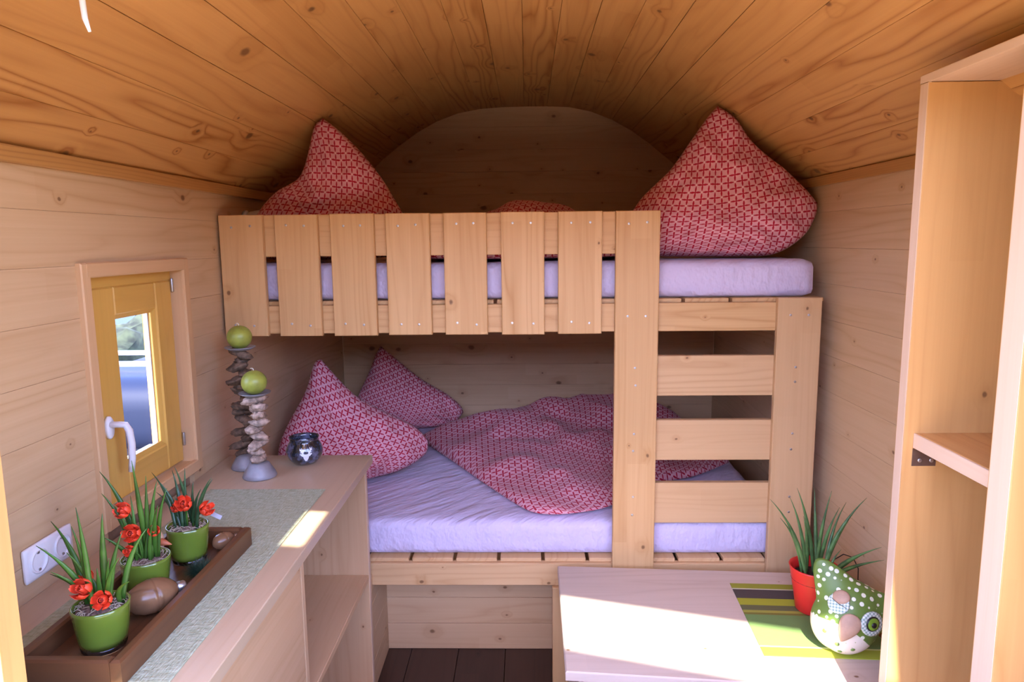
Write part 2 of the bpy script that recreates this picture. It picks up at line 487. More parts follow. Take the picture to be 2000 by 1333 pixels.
def softbox(L, W, H, r, res=0.03, amp=0.0, seed=0.0, name='softbox', fn=None):
    """rounded box standing on z=0, centred in x and y"""
    nx, ny, nz = max(3, int(L / res)), max(3, int(W / res)), max(3, int(H / res) + 2)
    bm = bmesh.new()
    grid = {}
    def vert(i, j, k):
        q = (i, j, k)
        if q not in grid:
            p = V((-L / 2 + L * i / nx, -W / 2 + W * j / ny, H * k / nz))
            c = V((min(max(p.x, -L / 2 + r), L / 2 - r), min(max(p.y, -W / 2 + r), W / 2 - r), min(max(p.z, r), H - r)))
            d = p - c
            if d.length > r: p = c + d.normalized() * r
            elif d.length > 1e-6:
                mx = max(abs(d.x), abs(d.y), abs(d.z)); p = c + d.normalized() * mx
            if amp:
                n3 = noise.noise(V((p.x * 3 + seed, p.y * 9, p.z * 6))) + 0.5 * noise.noise(V((p.x * 8 + seed, p.y * 5 + 4, p.z * 14)))
                dd = d.normalized() if d.length > 1e-6 else V((0, 0, 1))
                p = p + dd * n3 * amp * (0.3 if p.z < 0.01 else 1)
            if fn: p = fn(p)
            grid[q] = bm.verts.new(p)
        return grid[q]
    def quad(a, b, c, d):
        bm.faces.new((vert(*a), vert(*b), vert(*c), vert(*d)))
    for i in range(nx):
        for j in range(ny):
            quad((i, j, nz), (i + 1, j, nz), (i + 1, j + 1, nz), (i, j + 1, nz))
            quad((i, j + 1, 0), (i + 1, j + 1, 0), (i + 1, j, 0), (i, j, 0))
    for i in range(nx):
        for k in range(nz):
            quad((i, 0, k), (i + 1, 0, k), (i + 1, 0, k + 1), (i, 0, k + 1))
            quad((i + 1, ny, k), (i, ny, k), (i, ny, k + 1), (i + 1, ny, k + 1))
    for j in range(ny):
        for k in range(nz):
            quad((0, j + 1, k), (0, j, k), (0, j, k + 1), (0, j + 1, k + 1))
            quad((nx, j, k), (nx, j + 1, k), (nx, j + 1, k + 1), (nx, j, k + 1))
    me = bpy.data.meshes.new(name)
    bm.to_mesh(me); bm.free()
    me.polygons.foreach_set('use_smooth', [True] * len(me.polygons))
    return me

def prism(poly, z0, z1, name='prism', ch=0.0):
    """poly counter-clockwise in XY"""
    n = len(poly)
    cx = sum(p[0] for p in poly) / n; cy = sum(p[1] for p in poly) / n
    rings = [(z0, 0), (z1 - ch, 0)] + ([(z1, ch)] if ch else [])
    vs = []
    for z, c in rings:
        for x, y in poly:
            d = V((cx - x, cy - y, 0)); d.normalize()
            vs.append((x + d.x * c, y + d.y * c, z))
    fs = [tuple(range(n - 1, -1, -1)), tuple((len(rings) - 1) * n + i for i in range(n))]
    for r in range(len(rings) - 1):
        for i in range(n):
            j = (i + 1) % n
            fs.append((r * n + i, r * n + j, (r + 1) * n + j, (r + 1) * n + i))
    return mesh(name, vs, fs)

# ------------------------------------------------------------------ the wagon: shell, planks, window
XL, XR, YF, YB = -1.035, 1.03, 0.90, 3.85
ARCH = [(XL, 1.815), (-0.90, 1.945), (-0.765, 2.068), (-0.651, 2.154), (-0.542, 2.225), (-0.425, 2.279), (-0.308, 2.309), (-0.192, 2.322), (-0.048, 2.325), (0.097, 2.325), (0.221, 2.321), (0.344, 2.295), (0.455, 2.252), (0.578, 2.184), (0.699, 2.095), (0.785, 2.020), (0.91, 1.918), (XR, 1.83)]

def arch_off(d):
    out = []
    for i, p in enumerate(ARCH):
        a = V(ARCH[max(i - 1, 0)]); b = V(ARCH[min(i + 1, len(ARCH) - 1)])
        t = (b - a).normalized()
        out.append((p[0] - t.y * d, p[1] + t.x * d))
    return out

# floor
fl = tag(link('floor', mesh('floor', *multibox([(XL - 0.08, XR + 0.08, 0.86, YB + 0.08, -0.12, -0.016)])), None, None, M['shell']), kind='structure')
n = 11
for i in range(n):
    w = (XR - XL) / n
    board('floor_plank', (XL + w * (i + 0.5), (0.88 + YB) / 2, 0), YB - 0.88, w - 0.002, 0.015, (0, 1, 0), (0, 0, 1), M['floor'], fl)

# ceiling shell and boards
a1, a2 = arch_off(0.020), arch_off(0.06)
vs, fs = [], []
for (x, z) in a1: vs += [(x, 0.86, z), (x, YB + 0.07, z)]
k0 = len(vs)
for (x, z) in a2: vs += [(x, 0.86, z), (x, YB + 0.07, z)]
for i in range(len(ARCH) - 1):
    p = 2 * i
    fs += [(p, p + 1, p + 3, p + 2), (k0 + p, k0 + p + 2, k0 + p + 3, k0 + p + 1), (p, p + 2, k0 + p + 2, k0 + p), (p + 1, k0 + p + 1, k0 + p + 3, p + 3)]
e = 2 * (len(ARCH) - 1)
fs += [(0, k0, k0 + 1, 1), (e, e + 1, k0 + e + 1, k0 + e)]
ce = tag(link('ceiling', mesh('ceiling', vs, fs), None, None, M['shell']), kind='structure')
seg = [V(p) for p in ARCH]
cum = [0.0]
for i in range(1, len(seg)): cum.append(cum[-1] + (seg[i] - seg[i - 1]).length)
def arc(s):
    for i in range(1, len(seg)):
        if s <= cum[i] + 1e-9:
            t = (s - cum[i - 1]) / (cum[i] - cum[i - 1])
            return seg[i - 1].lerp(seg[i], t)
    return seg[-1]
NP = 20
for i in range(NP):
    a = arc(cum[-1] * i / NP); b = arc(cum[-1] * (i + 1) / NP)
    t = (b - a); mid = (a + b) / 2
    nrm = V((t.y, 0, -t.x)).normalized()
    board('ceiling_board', (mid.x, (YF + YB) / 2, mid.y), YB - YF, t.length - 0.0005 - (0.0014 if i in (3, 9, 11, 14) else 0), 0.018, (0, 1, 0), nrm, M['ceil'], ce, ch=0.0008)

# side walls with planks; the left wall has the window opening
WY0, WY1, WZ0, WZ1 = 1.612, 2.062, 0.955, 1.548
lw = tag(link('wall_left', mesh('wall_left', *multibox([
    (XL - 0.09, XL - 0.016, YF, WY0, 0, 1.83), (XL - 0.09, XL - 0.016, WY1, YB, 0, 1.83),
    (XL - 0.09, XL - 0.016, WY0, WY1, 0, WZ0), (XL - 0.09, XL - 0.016, WY0, WY1, WZ1, 1.83)])), None, None, M['shell']), kind='structure')
rw = tag(link('wall_right', mesh('wall_right', *multibox([(XR + 0.016, XR + 0.09, YF, YB, 0, 1.85)])), None, None, M['shell']), kind='structure')
bw = tag(link('wall_back', mesh('wall_back', *multibox([(XL - 0.09, XR + 0.09, YB + 0.017, YB + 0.07, 0, 1.83)])), None, None, M['shell']), kind='structure')
gv = [(x, YB + 0.017, z) for x, z in arch_off(0.03)] + [(x, YB + 0.07, z) for x, z in arch_off(0.03)]
ng = len(ARCH)
gb = mesh('wall_back_gable', gv, [tuple(range(ng - 1, -1, -1)), tuple(range(ng, 2 * ng))] + [(i, i + 1, ng + i + 1, ng + i) for i in range(ng - 1)])
link('gable', gb, None, bw, M['shell'])

rows = 15
hz = 1.815 / rows
for i in range(rows):
    z0, z1 = i * hz, (i + 1) * hz
    spans = [(YF, YB)]
    if z1 > WZ0 + 0.004 and z0 < WZ1 - 0.004: spans = [(YF, WY0), (WY1, YB)]
    zz0, zz1 = z0, z1
    for (y0, y1) in spans:
        board('wall_plank', (XL, (y0 + y1) / 2, (zz0 + zz1) / 2), y1 - y0, zz1 - zz0 - 0.0004, 0.016, (0, 1, 0), (1, 0, 0), M['wall'], lw, ch=0.0006)
    board('wall_plank', (XR, (YF + YB) / 2, (z0 + z1) / 2 * 1.83 / 1.815), YB - YF, hz * 1.83 / 1.815 - 0.0004, 0.016, (0, -1, 0), (-1, 0, 0), M['wall'], rw, ch=0.0006)
rb = 20
hb = 2.34 / rb
for i in range(rb):
    z0, z1 = i * hb, (i + 1) * hb
    if z0 < 1.80: x0, x1 = XL, XR
    else:
        xs = [x for x, z in ARCH if z >= z0 - 0.06]
        x0, x1 = min(xs) - 0.03, max(xs) + 0.03
        x0, x1 = max(x0, XL), min(x1, XR)
    board('wall_plank', ((x0 + x1) / 2, YB, (z0 + z1) / 2), x1 - x0, hb - 0.0005, 0.016, (1, 0, 0), (0, -1, 0), M['back'], bw, ch=0.0006)

# strips under the ceiling
tag(board('trim_1', (XL + 0.018, (YF + YB) / 2, 1.801), YB - YF, 0.034, 0.018, (0, 1, 0), (1, 0, 0), M['trim']), kind='structure')
tag(board('trim_2', (XR - 0.014, (YF + YB) / 2, 1.815), YB - YF, 0.034, 0.014, (0, -1, 0), (-1, 0, 0), M['trim']), kind='structure')

# front wall around the open door (the photographer stands outside)
fw = tag(link('wall_front', mesh('wall_front', *multibox([
    (XL - 0.09, -0.734, 0.86, 0.899, 0, 1.83), (0.80, XR + 0.09, 0.86, 0.899, 0, 1.83)])), None, None, M['shell']), kind='structure')
hv = [(-0.80, 1.83), (-0.80, 1.918), (-0.566, 1.922), (-0.53, 1.965), (0.62, 1.975), (0.80, 1.95), (0.80, 1.83)]
top = arch_off(0.055)
poly = [(x, z) for x, z in top] + [(XR + 0.06, 1.82)] + hv[::-1] + [(XL - 0.06, 1.81)]
np_ = len(poly)
me = mesh('front_gable', [(x, 0.86, z) for x, z in poly] + [(x, 0.899, z) for x, z in poly],
          [tuple(range(np_)), tuple(range(2 * np_ - 1, np_ - 1, -1))] + [(i, np_ + i, np_ + (i + 1) % np_, (i + 1) % np_) for i in range(np_)])
link('front_gable', me, None, fw, M['edge'])
jamb = board('door_jamb', (-0.713, 0.8785, 0.95), 1.90, 0.040, 0.0195, (0, 0, 1), (1, 0, 0), M['shelf'], fw)
board('door_jamb', (-0.772, 0.8545, 0.96), 1.9, 0.118, 0.018, (0, 0, 1), (0, -1, 0), M['shelf'], fw)

# half-height panel added across the doorway, out of view, to block low light
hdo = tag(link('low_light_blocker', mesh('low_light_blocker', *multibox([(-0.711, 0.798, 0.862, 0.874, 0.01, 0.76)])), None, None, M['shell']), kind='structure')
for i in range(10):
    board('blocker_plank', (-0.711 + 0.1509 * (i + 0.5), 0.889, 0.385), 0.75, 0.1495, 0.015, (0, 0, 1), (0, 1, 0), M['cab'], hdo)
# window
wi = tag(link('window_1', None, T(XL, (WY0 + WY1) / 2, WZ0)), label='small wooden casement window with yellow larch sash and white handle', kind='structure')
cw = 0.034
board('casing', (XL + 0.014, WY0 - 0.010, (WZ0 + WZ1) / 2), WZ1 - WZ0 + 0.06, cw, 0.014, (0, 0, 1), (1, 0, 0), M['casing'], wi, 0.003)
board('casing', (XL + 0.014, WY1 + 0.017, (WZ0 + WZ1) / 2), WZ1 - WZ0 + 0.06, cw, 0.014, (0, 0, 1), (1, 0, 0), M['casing'], wi, 0.003)
board('casing', (XL + 0.0145, (WY0 + WY1) / 2, WZ1 + 0.013), WY1 - WY0 + 0.02, 0.036, 0.014, (0, 1, 0), (1, 0, 0), M['casing'], wi, 0.003)
board('casing', (XL + 0.0145, (WY0 + WY1) / 2, WZ0 - 0.013), WY1 - WY0 + 0.02, 0.036, 0.014, (0, 1, 0), (1, 0, 0), M['casing'], wi, 0.003)
# reveal boards
board('reveal', (XL - 0.04, WY1 - 0.001, (WZ0 + WZ1) / 2), WZ1 - WZ0, 0.10, 0.012, (0, 0, 1), (0, -1, 0), M['casing'], wi)
board('reveal', (XL - 0.04, WY0 + 0.001, (WZ0 + WZ1) / 2), WZ1 - WZ0, 0.10, 0.012, (0, 0, 1), (0, 1, 0), M['casing'], wi)
board('reveal', (XL - 0.04, (WY0 + WY1) / 2, WZ1 - 0.001), WY1 - WY0, 0.10, 0.012, (0, 1, 0), (0, 0, -1), M['larch'], wi)
board('reveal', (XL - 0.04, (WY0 + WY1) / 2, WZ0 + 0.001), WY1 - WY0, 0.10, 0.012, (0, 1, 0), (0, 0, 1), M['casing'], wi)
# frame strip over the sash
board('window_frame', (XL - 0.026, (WY0 + WY1) / 2, WZ1 - 0.017), WY1 - WY0 - 0.004, 0.034, 0.03, (0, 1, 0), (1, 0, 0), M['larch'], wi)
SX = XL - 0.024
sash = link('sash', None, T(SX, 1.84, 0.98), wi)
sy0, sy1, sz0, sz1 = 1.622, 2.054, 0.962, 1.514
gy0, gy1, gz0, gz1 = 1.765, 1.965, 1.040, 1.440
board('sash_stile', (SX, (sy0 + gy0) / 2, (sz0 + sz1) / 2), sz1 - sz0, gy0 - sy0, 0.045, (0, 0, 1), (1, 0, 0), M['larch'], wi, 0.004)
board('sash_stile', (SX, (sy1 + gy1) / 2, (sz0 + sz1) / 2), sz1 - sz0, sy1 - gy1, 0.045, (0, 0, 1), (1, 0, 0), M['larch'], wi, 0.004)
board('sash_rail', (SX - 0.0005, (gy0 + gy1) / 2, (sz1 + gz1) / 2), gy1 - gy0, sz1 - gz1, 0.044, (0, 1, 0), (1, 0, 0), M['larch'], wi, 0.004)
board('sash_rail', (SX - 0.0005, (gy0 + gy1) / 2, (sz0 + gz0) / 2), gy1 - gy0, gz0 - sz0, 0.044, (0, 1, 0), (1, 0, 0), M['larch'], wi, 0.004)
bpy.data.objects.remove(sash)
for (c, L, ex, W, ez) in (((SX - 0.008, gy1 - 0.006, (gz0 + gz1) / 2), gz1 - gz0, (0, 0, 1), 0.016, (1, -0.6, 0)), ((SX - 0.008, gy0 + 0.006, (gz0 + gz1) / 2), gz1 - gz0, (0, 0, 1), 0.016, (1, 0.6, 0)),
                          ((SX - 0.008, (gy0 + gy1) / 2, gz0 + 0.006), gy1 - gy0, (0, 1, 0), 0.016, (1, 0, 0.6)), ((SX - 0.008, (gy0 + gy1) / 2, gz1 - 0.006), gy1 - gy0, (0, 1, 0), 0.016, (1, 0, -0.6))):
    board('glazing_bead', c, L, W, 0.006, ex, ez, M['larch'], wi)
board('pane', (SX - 0.026, (gy0 + gy1) / 2, (gz0 + gz1) / 2), gz1 - gz0, gy1 - gy0, 0.006, (0, 0, 1), (1, 0, 0), M['glass'], wi, 0.0)
board('spacer_bar', (SX - 0.034, gy1 - 0.004, (gz0 + gz1) / 2), gz1 - gz0, 0.014, 0.006, (0, 0, 1), (0, -1, 0), M['rail'], wi)
board('outer_sill', (XL - 0.09, (WY0 + WY1) / 2, gz0 - 0.03), WY1 - WY0, 0.09, 0.012, (0, 1, 0), (0, 0, 1), M['rail'], wi)
hd = link('handle', lathe([(0.0155, 0), (0.0155, 0.008), (0.0135, 0.011)], 24), T(SX, 1.686, 1.164) @ Matrix.Rotation(math.pi / 2, 4, 'Y') @ Matrix.Scale(1.9, 4, (1, 0, 0)), wi, M['white'])
tag(hd, 'white plastic window handle')
pth = [(SX + 0.006, 1.686, 1.172), (SX + 0.030, 1.686, 1.172), (SX + 0.046, 1.688, 1.170), (SX + 0.052, 1.692, 1.155), (SX + 0.054, 1.694, 1.12), (SX + 0.052, 1.694, 1.08), (SX + 0.048, 1.693, 1.048)]
link('lever', sweep(pth, [0.010, 0.010, 0.0105, 0.0105, 0.0105, 0.010, 0.009], 12, 0.8), None, wi, M['white'])
for z in (1.50, 1.03):
    link('hinge', lathe([(0.004, -0.02), (0.0045, -0.018), (0.0045, 0.018), (0.004, 0.02)], 12), T(SX + 0.006, 2.050, z), wi, M['greymetal'])

# ------------------------------------------------------------------ added light blockers, bounce deck and surroundings (behind and beside the camera)
pd = tag(link('bounce_deck', mesh('bounce_deck', *multibox([(-2.1, 2.1, -3.6, 0.855, -0.22, -0.045)])), None, None, M['shell']), kind='structure')  # unseen deck added, made wide and pale to bounce sunlight indoors
for i in range(30):
    board('deck_board', (-2.03 + 0.14 * i, -1.375, -0.02), 4.45, 0.134, 0.025, (0, 1, 0), (0, 0, 1), M['deck'], pd)
# unseen overhead sheet added to block the sun; its gaps shape the sun patches
ZS = 2.50
X0, X1, Y1 = -1.05, 0.78, 0.36
cols = [(X0, -0.797, -0.62, None), (-0.797, -0.743, -0.62, ((0.137, 0.130), (-0.094, -0.102))), (-0.743, -0.145, -0.62, None), (-0.145, 0.578, -0.70, ((-0.005, -0.215), (-0.307, -0.522))), (0.578, X1, -0.70, None)]
polys = []
for (a, b, Y0, h) in cols:
    if h is None: polys.append([(a, Y0), (b, Y0), (b, Y1), (a, Y1)])
    else:
        polys.append([(a, Y0), (b, Y0), (b, h[1][1]), (a, h[1][0])])
        polys.append([(a, h[0][0]), (b, h[0][1]), (b, Y1), (a, Y1)])
vs, fs = [], []
for q in polys:
    k = len(vs)
    vs += [(x, y, ZS) for x, y in q] + [(x, y, ZS + 0.02) for x, y in q]
    fs += [(k + 3, k + 2, k + 1, k), (k + 4, k + 5, k + 6, k + 7)] + [(k + i, k + (i + 1) % 4, k + 4 + (i + 1) % 4, k + 4 + i) for i in range(4)]
tag(link('sun_blocker', mesh('sun_blocker', vs, fs), None, None, M['deck']), kind='structure')
for x in (-1.10, 0.83):
    p = link('sun_blocker_post', boxmesh(0.09, 0.09, 2.50 + 1.0), T(x, -0.60, 0.74), None, M['deck'])  # unseen post under the added sun-blocking sheet
    tag(p, kind='structure')
tag(link('ground', mesh('ground', *multibox([(-60, 60, -60, 60, -1.1, -1.0)])), None, None, M['grass']), kind='structure')

def rough_box(name, L, W, H, amp, mat, loc, label, cat):
    me = softbox(L, W, H, 0.12, 0.16, 0, name=name, fn=lambda p: p + V((noise.noise(p * 3.1), noise.noise(p * 3.3 + V((5, 0, 0))), noise.noise(p * 2.9 + V((0, 7, 0))))) * amp)
    return tag(link(name, me, T(*loc), None, mat), label, cat)
tr_ = rough_box('horizon_blocker', 26.0, 1.6, 4.0, 0.4, M['hedge'], (0, -8.0, -1.0), None, None)  # unseen leafy mass added behind the camera to block the low sky
tag(tr_, kind='structure')
rough_box('hedge', 1.0, 9.0, 1.55, 0.28, M['hedge'], (-5.0, 8.6, -1.0), 'dark clipped hedge outside beyond the small window', 'hedge')
car = thing('parked_car', 'dark navy parked car outside under the small window', 'car', (-3.1, 6.2, -1.0))
link('body', softbox(1.6, 4.2, 0.75, 0.18, 0.12, name='car_body'), T(-3.1, 6.2, -0.72), car, M['navy'])
link('cabin', softbox(1.4, 2.2, 0.62, 0.22, 0.1, name='car_cabin'), T(-3.1, 6.3, -0.05), car, M['carglass'])
for dy in (-0.55, 0.05, 0.6):
    link('roof_rack_bar', boxmesh(1.5, 0.04, 0.04), T(-3.1, 6.3 + dy, 0.62), car, M['greymetal'])
for sx in (-0.78, 0.78):
    for sy in (-1.3, 1.3):
        link('wheel', lathe([(0.2, -0.1), (0.31, -0.1), (0.32, 0), (0.31, 0.1), (0.2, 0.1)], 24), T(-3.1 + sx, 6.2 + sy, -0.68) @ Matrix.Rotation(math.pi / 2, 4, 'Y'), car, M['rubber'])
shd = thing('garden_shed', 'blue grey garden shed with white roof behind the hedge', 'shed', (-7.5, 13.5, -1.0))
link('wall', boxmesh(3.0, 6.0, 1.9), T(-7.5, 13.5, -0.05), shd, M['bluegrey'])
link('roof', mesh('shed_roof', [(-1.8, -3.3, 0.9), (1.8, -3.3, 0.9), (1.8, 3.3, 0.9), (-1.8, 3.3, 0.9), (0, -3.3, 1.9), (0, 3.3, 1.9)], [(0, 3, 2, 1), (0, 1, 4), (2, 3, 5), (1, 2, 5, 4), (3, 0, 4, 5)]), T(-7.5, 13.5, 0.0), shd, M['rail'])

# partition under the bunk
up = tag(link('wall_underbed', mesh('underbed', *multibox([(-0.585, XR, 2.61, 2.63, 0, 0.44), (-0.60, -0.582, 2.335, 2.63, 0, 0.44)])), None, None, M['shell']), kind='structure')
for i in range(4):
    board('wall_plank', (0.225, 2.593, 0.055 + 0.11 * i), 1.60, 0.1085, 0.016, (1, 0, 0), (0, -1, 0), M['back'], up)
    board('wall_plank', (-0.565, 2.464, 0.055 + 0.11 * i), 0.256, 0.1085, 0.016, (0, 1, 0), (1, 0, 0), M['back'], up)

# ------------------------------------------------------------------ bunk bed
bed = thing('bunk_bed', 'pale spruce bunk bed with slatted guard rail and board ladder', 'bed', (0, 2.33, 0))
FY = 2.330
scr = lathe([(0.0042, -0.001), (0.0042, 0.0008), (0.003, 0.0012)], 12, 'screw')
scr.materials.append(M['screw'])
def screws(parent, pts, y):
    for x, z in pts:
        link('screw', scr, T(x, y, z) @ Matrix.Rotation(math.pi / 2, 4, 'X'), parent)
slats = [(-1.025, -0.879), (-0.838, -0.695), (-0.653, -0.507), (-0.468, -0.322), (-0.276, -0.134), (-0.086, 0.057), (0.103, 0.248)]
for i, (a, b) in enumerate(slats):
    z1 = 1.7135 + random.uniform(-0.001, 0.001); z0 = 1.309 + random.uniform(-0.003, 0.003)
    o = board('guard_slat', ((a + b) / 2, FY, (z0 + z1) / 2), z1 - z0, b - a, 0.021, (0, 0, 1), (0, -1, 0), M['bed'], bed, 0.002)
    q = [((a * 0.72 + b * 0.28), 1.676), ((a * 0.28 + b * 0.72), 1.678), ((a * 0.72 + b * 0.28), 1.345), ((a * 0.28 + b * 0.72), 1.343)]
    screws(o, [(x + random.uniform(-0.006, 0.006), z + random.uniform(-0.004, 0.004)) for x, z in q], FY)
RY = FY + 0.0225
board('guard_rail', (-0.29, RY, 1.6435), 1.46, 0.139, 0.022, (1, 0, 0), (0, -1, 0), M['bed'], bed, 0.002)
board('upper_rail', (-0.03, RY, 1.360), 2.00, 0.096, 0.026, (1, 0, 0), (0, -1, 0), M['bed'], bed, 0.002)
p1 = board('ladder_post', (0.3655, FY, 0.857), 1.714, 0.145, 0.021, (0, 0, 1), (0, -1, 0), M['bed'], bed, 0.002)
p2 = board('ladder_post', (0.9055, FY, 0.712), 1.424, 0.145, 0.021, (0, 0, 1), (0, -1, 0), M['step'], bed, 0.002)
screws(p1, [(0.335, 1.672), (0.395, 1.676), (0.335, 1.366), (0.395, 1.366), (0.362, 1.19), (0.365, 1.13), (0.362, 0.96), (0.36, 0.90), (0.362, 0.735), (0.36, 0.67)], FY)
screws(p2, [(0.875, 1.366), (0.935, 1.366), (0.90, 1.19), (0.90, 1.14), (0.90, 0.96), (0.897, 0.905), (0.90, 0.735), (0.90, 0.68)], FY)
for (z0, z1) in ((1.0885, 1.2275), (0.860, 1.003), (0.631, 0.778)):
    board('ladder_step', (0.635, RY, (z0 + z1) / 2), 0.66, z1 - z0, 0.022, (1, 0, 0), (0, -1, 0), M['step'], bed, 0.002)
board('lower_rail', (-0.025, RY + 0.0005, 0.4375), 2.0, 0.083, 0.026, (1, 0, 0), (0, -1, 0), M['step'], bed, 0.002)
board('support_post', (0.122, FY + 0.008, 0.197), 0.394, 0.078, 0.045, (0, 0, 1), (0, -1, 0), M['step'], bed, 0.002)
board('back_rail', (-0.02, 3.80, 1.36), 2.0, 0.09, 0.026, (1, 0, 0), (0, -1, 0), M['bed'], bed)
board('back_rail', (-0.02, 3.80, 0.4375), 2.0, 0.083, 0.026, (1, 0, 0), (0, -1, 0), M['bed'], bed)
pitch = 0.159
for k in range(13):
    x = 0.527 + pitch * (k - 9) - pitch / 2
    if x < XL + 0.09: continue
    wd = 0.146
    if x + wd / 2 > 1.01: continue
    board('bed_slat', (x, 3.09, 1.421), 1.44, wd, 0.0125, (0, 1, 0), (0, 0, 1), M['bed'], bed)
    board('bed_slat', (x, 3.09, 0.4920), 1.44, wd, 0.0125, (0, 1, 0), (0, 0, 1), M['step'], bed)
board('bed_slat', (0.915, 3.09, 1.421), 1.44, 0.13, 0.0125, (0, 1, 0), (0, 0, 1), M['bed'], bed)
board('bed_slat', (0.915, 3.09, 0.4920), 1.44, 0.13, 0.0125, (0, 1, 0), (0, 0, 1), M['step'], bed)

mu = softbox(1.985, 1.40, 0.127, 0.030, 0.035, 0.0035, 3.0, 'mattress')
tag(link('mattress', mu, T(-0.015, 3.085, 1.4215), None, M['sheet']), 'thin pale sheeted mattress on the upper bunk', 'mattress')
ml = softbox(1.93, 1.40, 0.130, 0.028, 0.035, 0.004, 9.0, 'mattress')
tag(link('mattress', ml, T(-0.045, 3.090, 0.4925), None, M['sheet']), 'pale lilac sheeted mattress on the lower bunk', 'mattress')

# ------------------------------------------------------------------ pillows and duvets
def resample(pts, n):
    p = [V((a, b)) for a, b in pts]
    # Catmull-Rom through the points
    dense = []
    for i in range(len(p) - 1):
        a = p[max(i - 1, 0)]; b = p[i]; c = p[i + 1]; d = p[min(i + 2, len(p) - 1)]
        for k in range(8):
            t = k / 8
            dense.append(0.5 * ((2 * b) + (c - a) * t + (2 * a - 5 * b + 4 * c - d) * t * t + (3 * b - a - 3 * c + d) * t ** 3))
    dense.append(p[-1])
    L = [0]
    for i in range(1, len(dense)): L.append(L[-1] + (dense[i] - dense[i - 1]).length)
    out = []
    j = 1
    for k in range(n + 1):
        s = L[-1] * k / n
        while j < len(L) - 1 and L[j] < s: j += 1
        t = (s - L[j - 1]) / max(1e-9, L[j] - L[j - 1])
        out.append(dense[j - 1].lerp(dense[j], min(max(t, 0), 1)))
    return out

def coons(e0, e1, e2, e3, N):
    """e0: A->B, e1: B->C, e2: C->D, e3: D->A; u along AB, v from AB to DC"""
    c0 = resample(e0, N); d1 = resample(e1, N); c1 = resample(e2, N)[::-1]; d0 = resample(e3, N)[::-1]
    g = []
    for j in range(N + 1):
        v = j / N; row = []
        for i in range(N + 1):
            u = i / N
            p = c0[i] * (1 - v) + c1[i] * v + d0[j] * (1 - u) + d1[j] * u
            p -= c0[0] * (1 - u) * (1 - v) + c0[N] * u * (1 - v) + c1[0] * (1 - u) * v + c1[N] * u * v
            row.append(p)
        g.append(row)
    return g

def pillow(label, edges, o, e1, e2, thick, rot, seed, group, N=44, side=0.57):
    g = coons(*edges, N)
    o = V(o); e1 = V(e1).normalized(); e2 = V(e2).normalized(); nrm = e1.cross(e2).normalized()
    if nrm.y > 0: nrm = -nrm
    vs, uv, fs = [], [], []
    cr, sr = math.cos(rot), math.sin(rot)
    idx = {}
    for sgn in (1, -1):
        for j in range(N + 1):
            for i in range(N + 1):
                edge = i in (0, N) or j in (0, N)
                if sgn < 0 and edge:
                    idx[(sgn, i, j)] = idx[(1, i, j)]; continue
                u = 2 * i / N - 1; v = 2 * j / N - 1
                h = thick * ((1 - u * u) * (1 - v * v)) ** 0.48
                p2 = g[j][i]
                # wrinkles running in from the corners and edges
                f = max(abs(u), abs(v))
                ang = math.atan2(v, u)
                wr = math.sin(ang * 14 + seed + 2.5 * noise.noise(V((u * 2, v * 2, seed)))) * 0.017 * f * f
                wr += noise.noise(V((u * 3.2 + seed, v * 3.2, seed * 1.7))) * 0.028 + noise.noise(V((u * 8 + seed, v * 8, 3.1))) * 0.009
                h2 = h + (wr * (1 - f ** 6)) * (1 if sgn > 0 else 0.4)
                p = o + e1 * p2.x + e2 * p2.y + nrm * h2 * sgn * (1.0 if sgn > 0 else 0.75)
                idx[(sgn, i, j)] = len(vs)
                vs.append(p)
                a, b = u * side / 2, v * side / 2
                uv.append((a * cr - b * sr, a * sr + b * cr))
    for sgn in (1, -1):
        for j in range(N):
            for i in range(N):
                q = (idx[(sgn, i, j)], idx[(sgn, i + 1, j)], idx[(sgn, i + 1, j + 1)], idx[(sgn, i, j + 1)])
                fs.append(q if sgn > 0 else q[::-1])
    zmin = min(p.z for p in vs)
    base = V((o.x, o.y, zmin))
    me = mesh('pillow', [p - base for p in vs], fs, True, uv)
    ob = link('pillow', me, Matrix.Translation(base), None, M['bedding'])
    return tag(ob, label, 'pillow', group)

G = 'red patterned pillows on the bunks'
pillow('plump red lattice pillow at the ladder end of the upper bunk', [
    [(-0.041, 0.528), (0.022, 0.482), (0.068, 0.412), (0.116, 0.362), (0.199, 0.291), (0.265, 0.223), (0.300, 0.181)],
    [(0.300, 0.181), (0.295, 0.136), (0.255, 0.065), (0.162, 0.004), (0.048, -0.004), (-0.076, -0.004)],
    [(-0.076, -0.004), (-0.184, -0.003), (-0.293, 0.002), (-0.358, 0.04), (-0.364, 0.117)],
    [(-0.364, 0.117), (-0.305, 0.208), (-0.206, 0.305), (-0.136, 0.403), (-0.081, 0.481), (-0.041, 0.528)]],
    (0.72, 2.53, 1.562), (1, -0.12, 0), (0, 0.10, 1), 0.115, math.radians(45), 1.3, G)
pillow('peaked red lattice pillow at the guard rail end of the upper bunk', [
    [(0.041, 0.508), (0.099, 0.464), (0.178, 0.384), (0.248, 0.293), (0.292, 0.219), (0.327, 0.154), (0.353, 0.07)],
    [(0.353, 0.07), (0.314, 0.012), (0.165, -0.002), (0.02, -0.004)],
    [(0.02, -0.004), (-0.124, -0.004), (-0.194, 0.018), (-0.23, 0.095)],
    [(-0.23, 0.095), (-0.188, 0.177), (-0.132, 0.241), (-0.06, 0.284), (-0.032, 0.325), (-0.011, 0.398), (0.01, 0.48), (0.041, 0.508)]],
    (-0.78, 2.56, 1.562), (1, 0.15, 0), (0, 0.10, 1), 0.115, math.radians(38), 4.1, G)
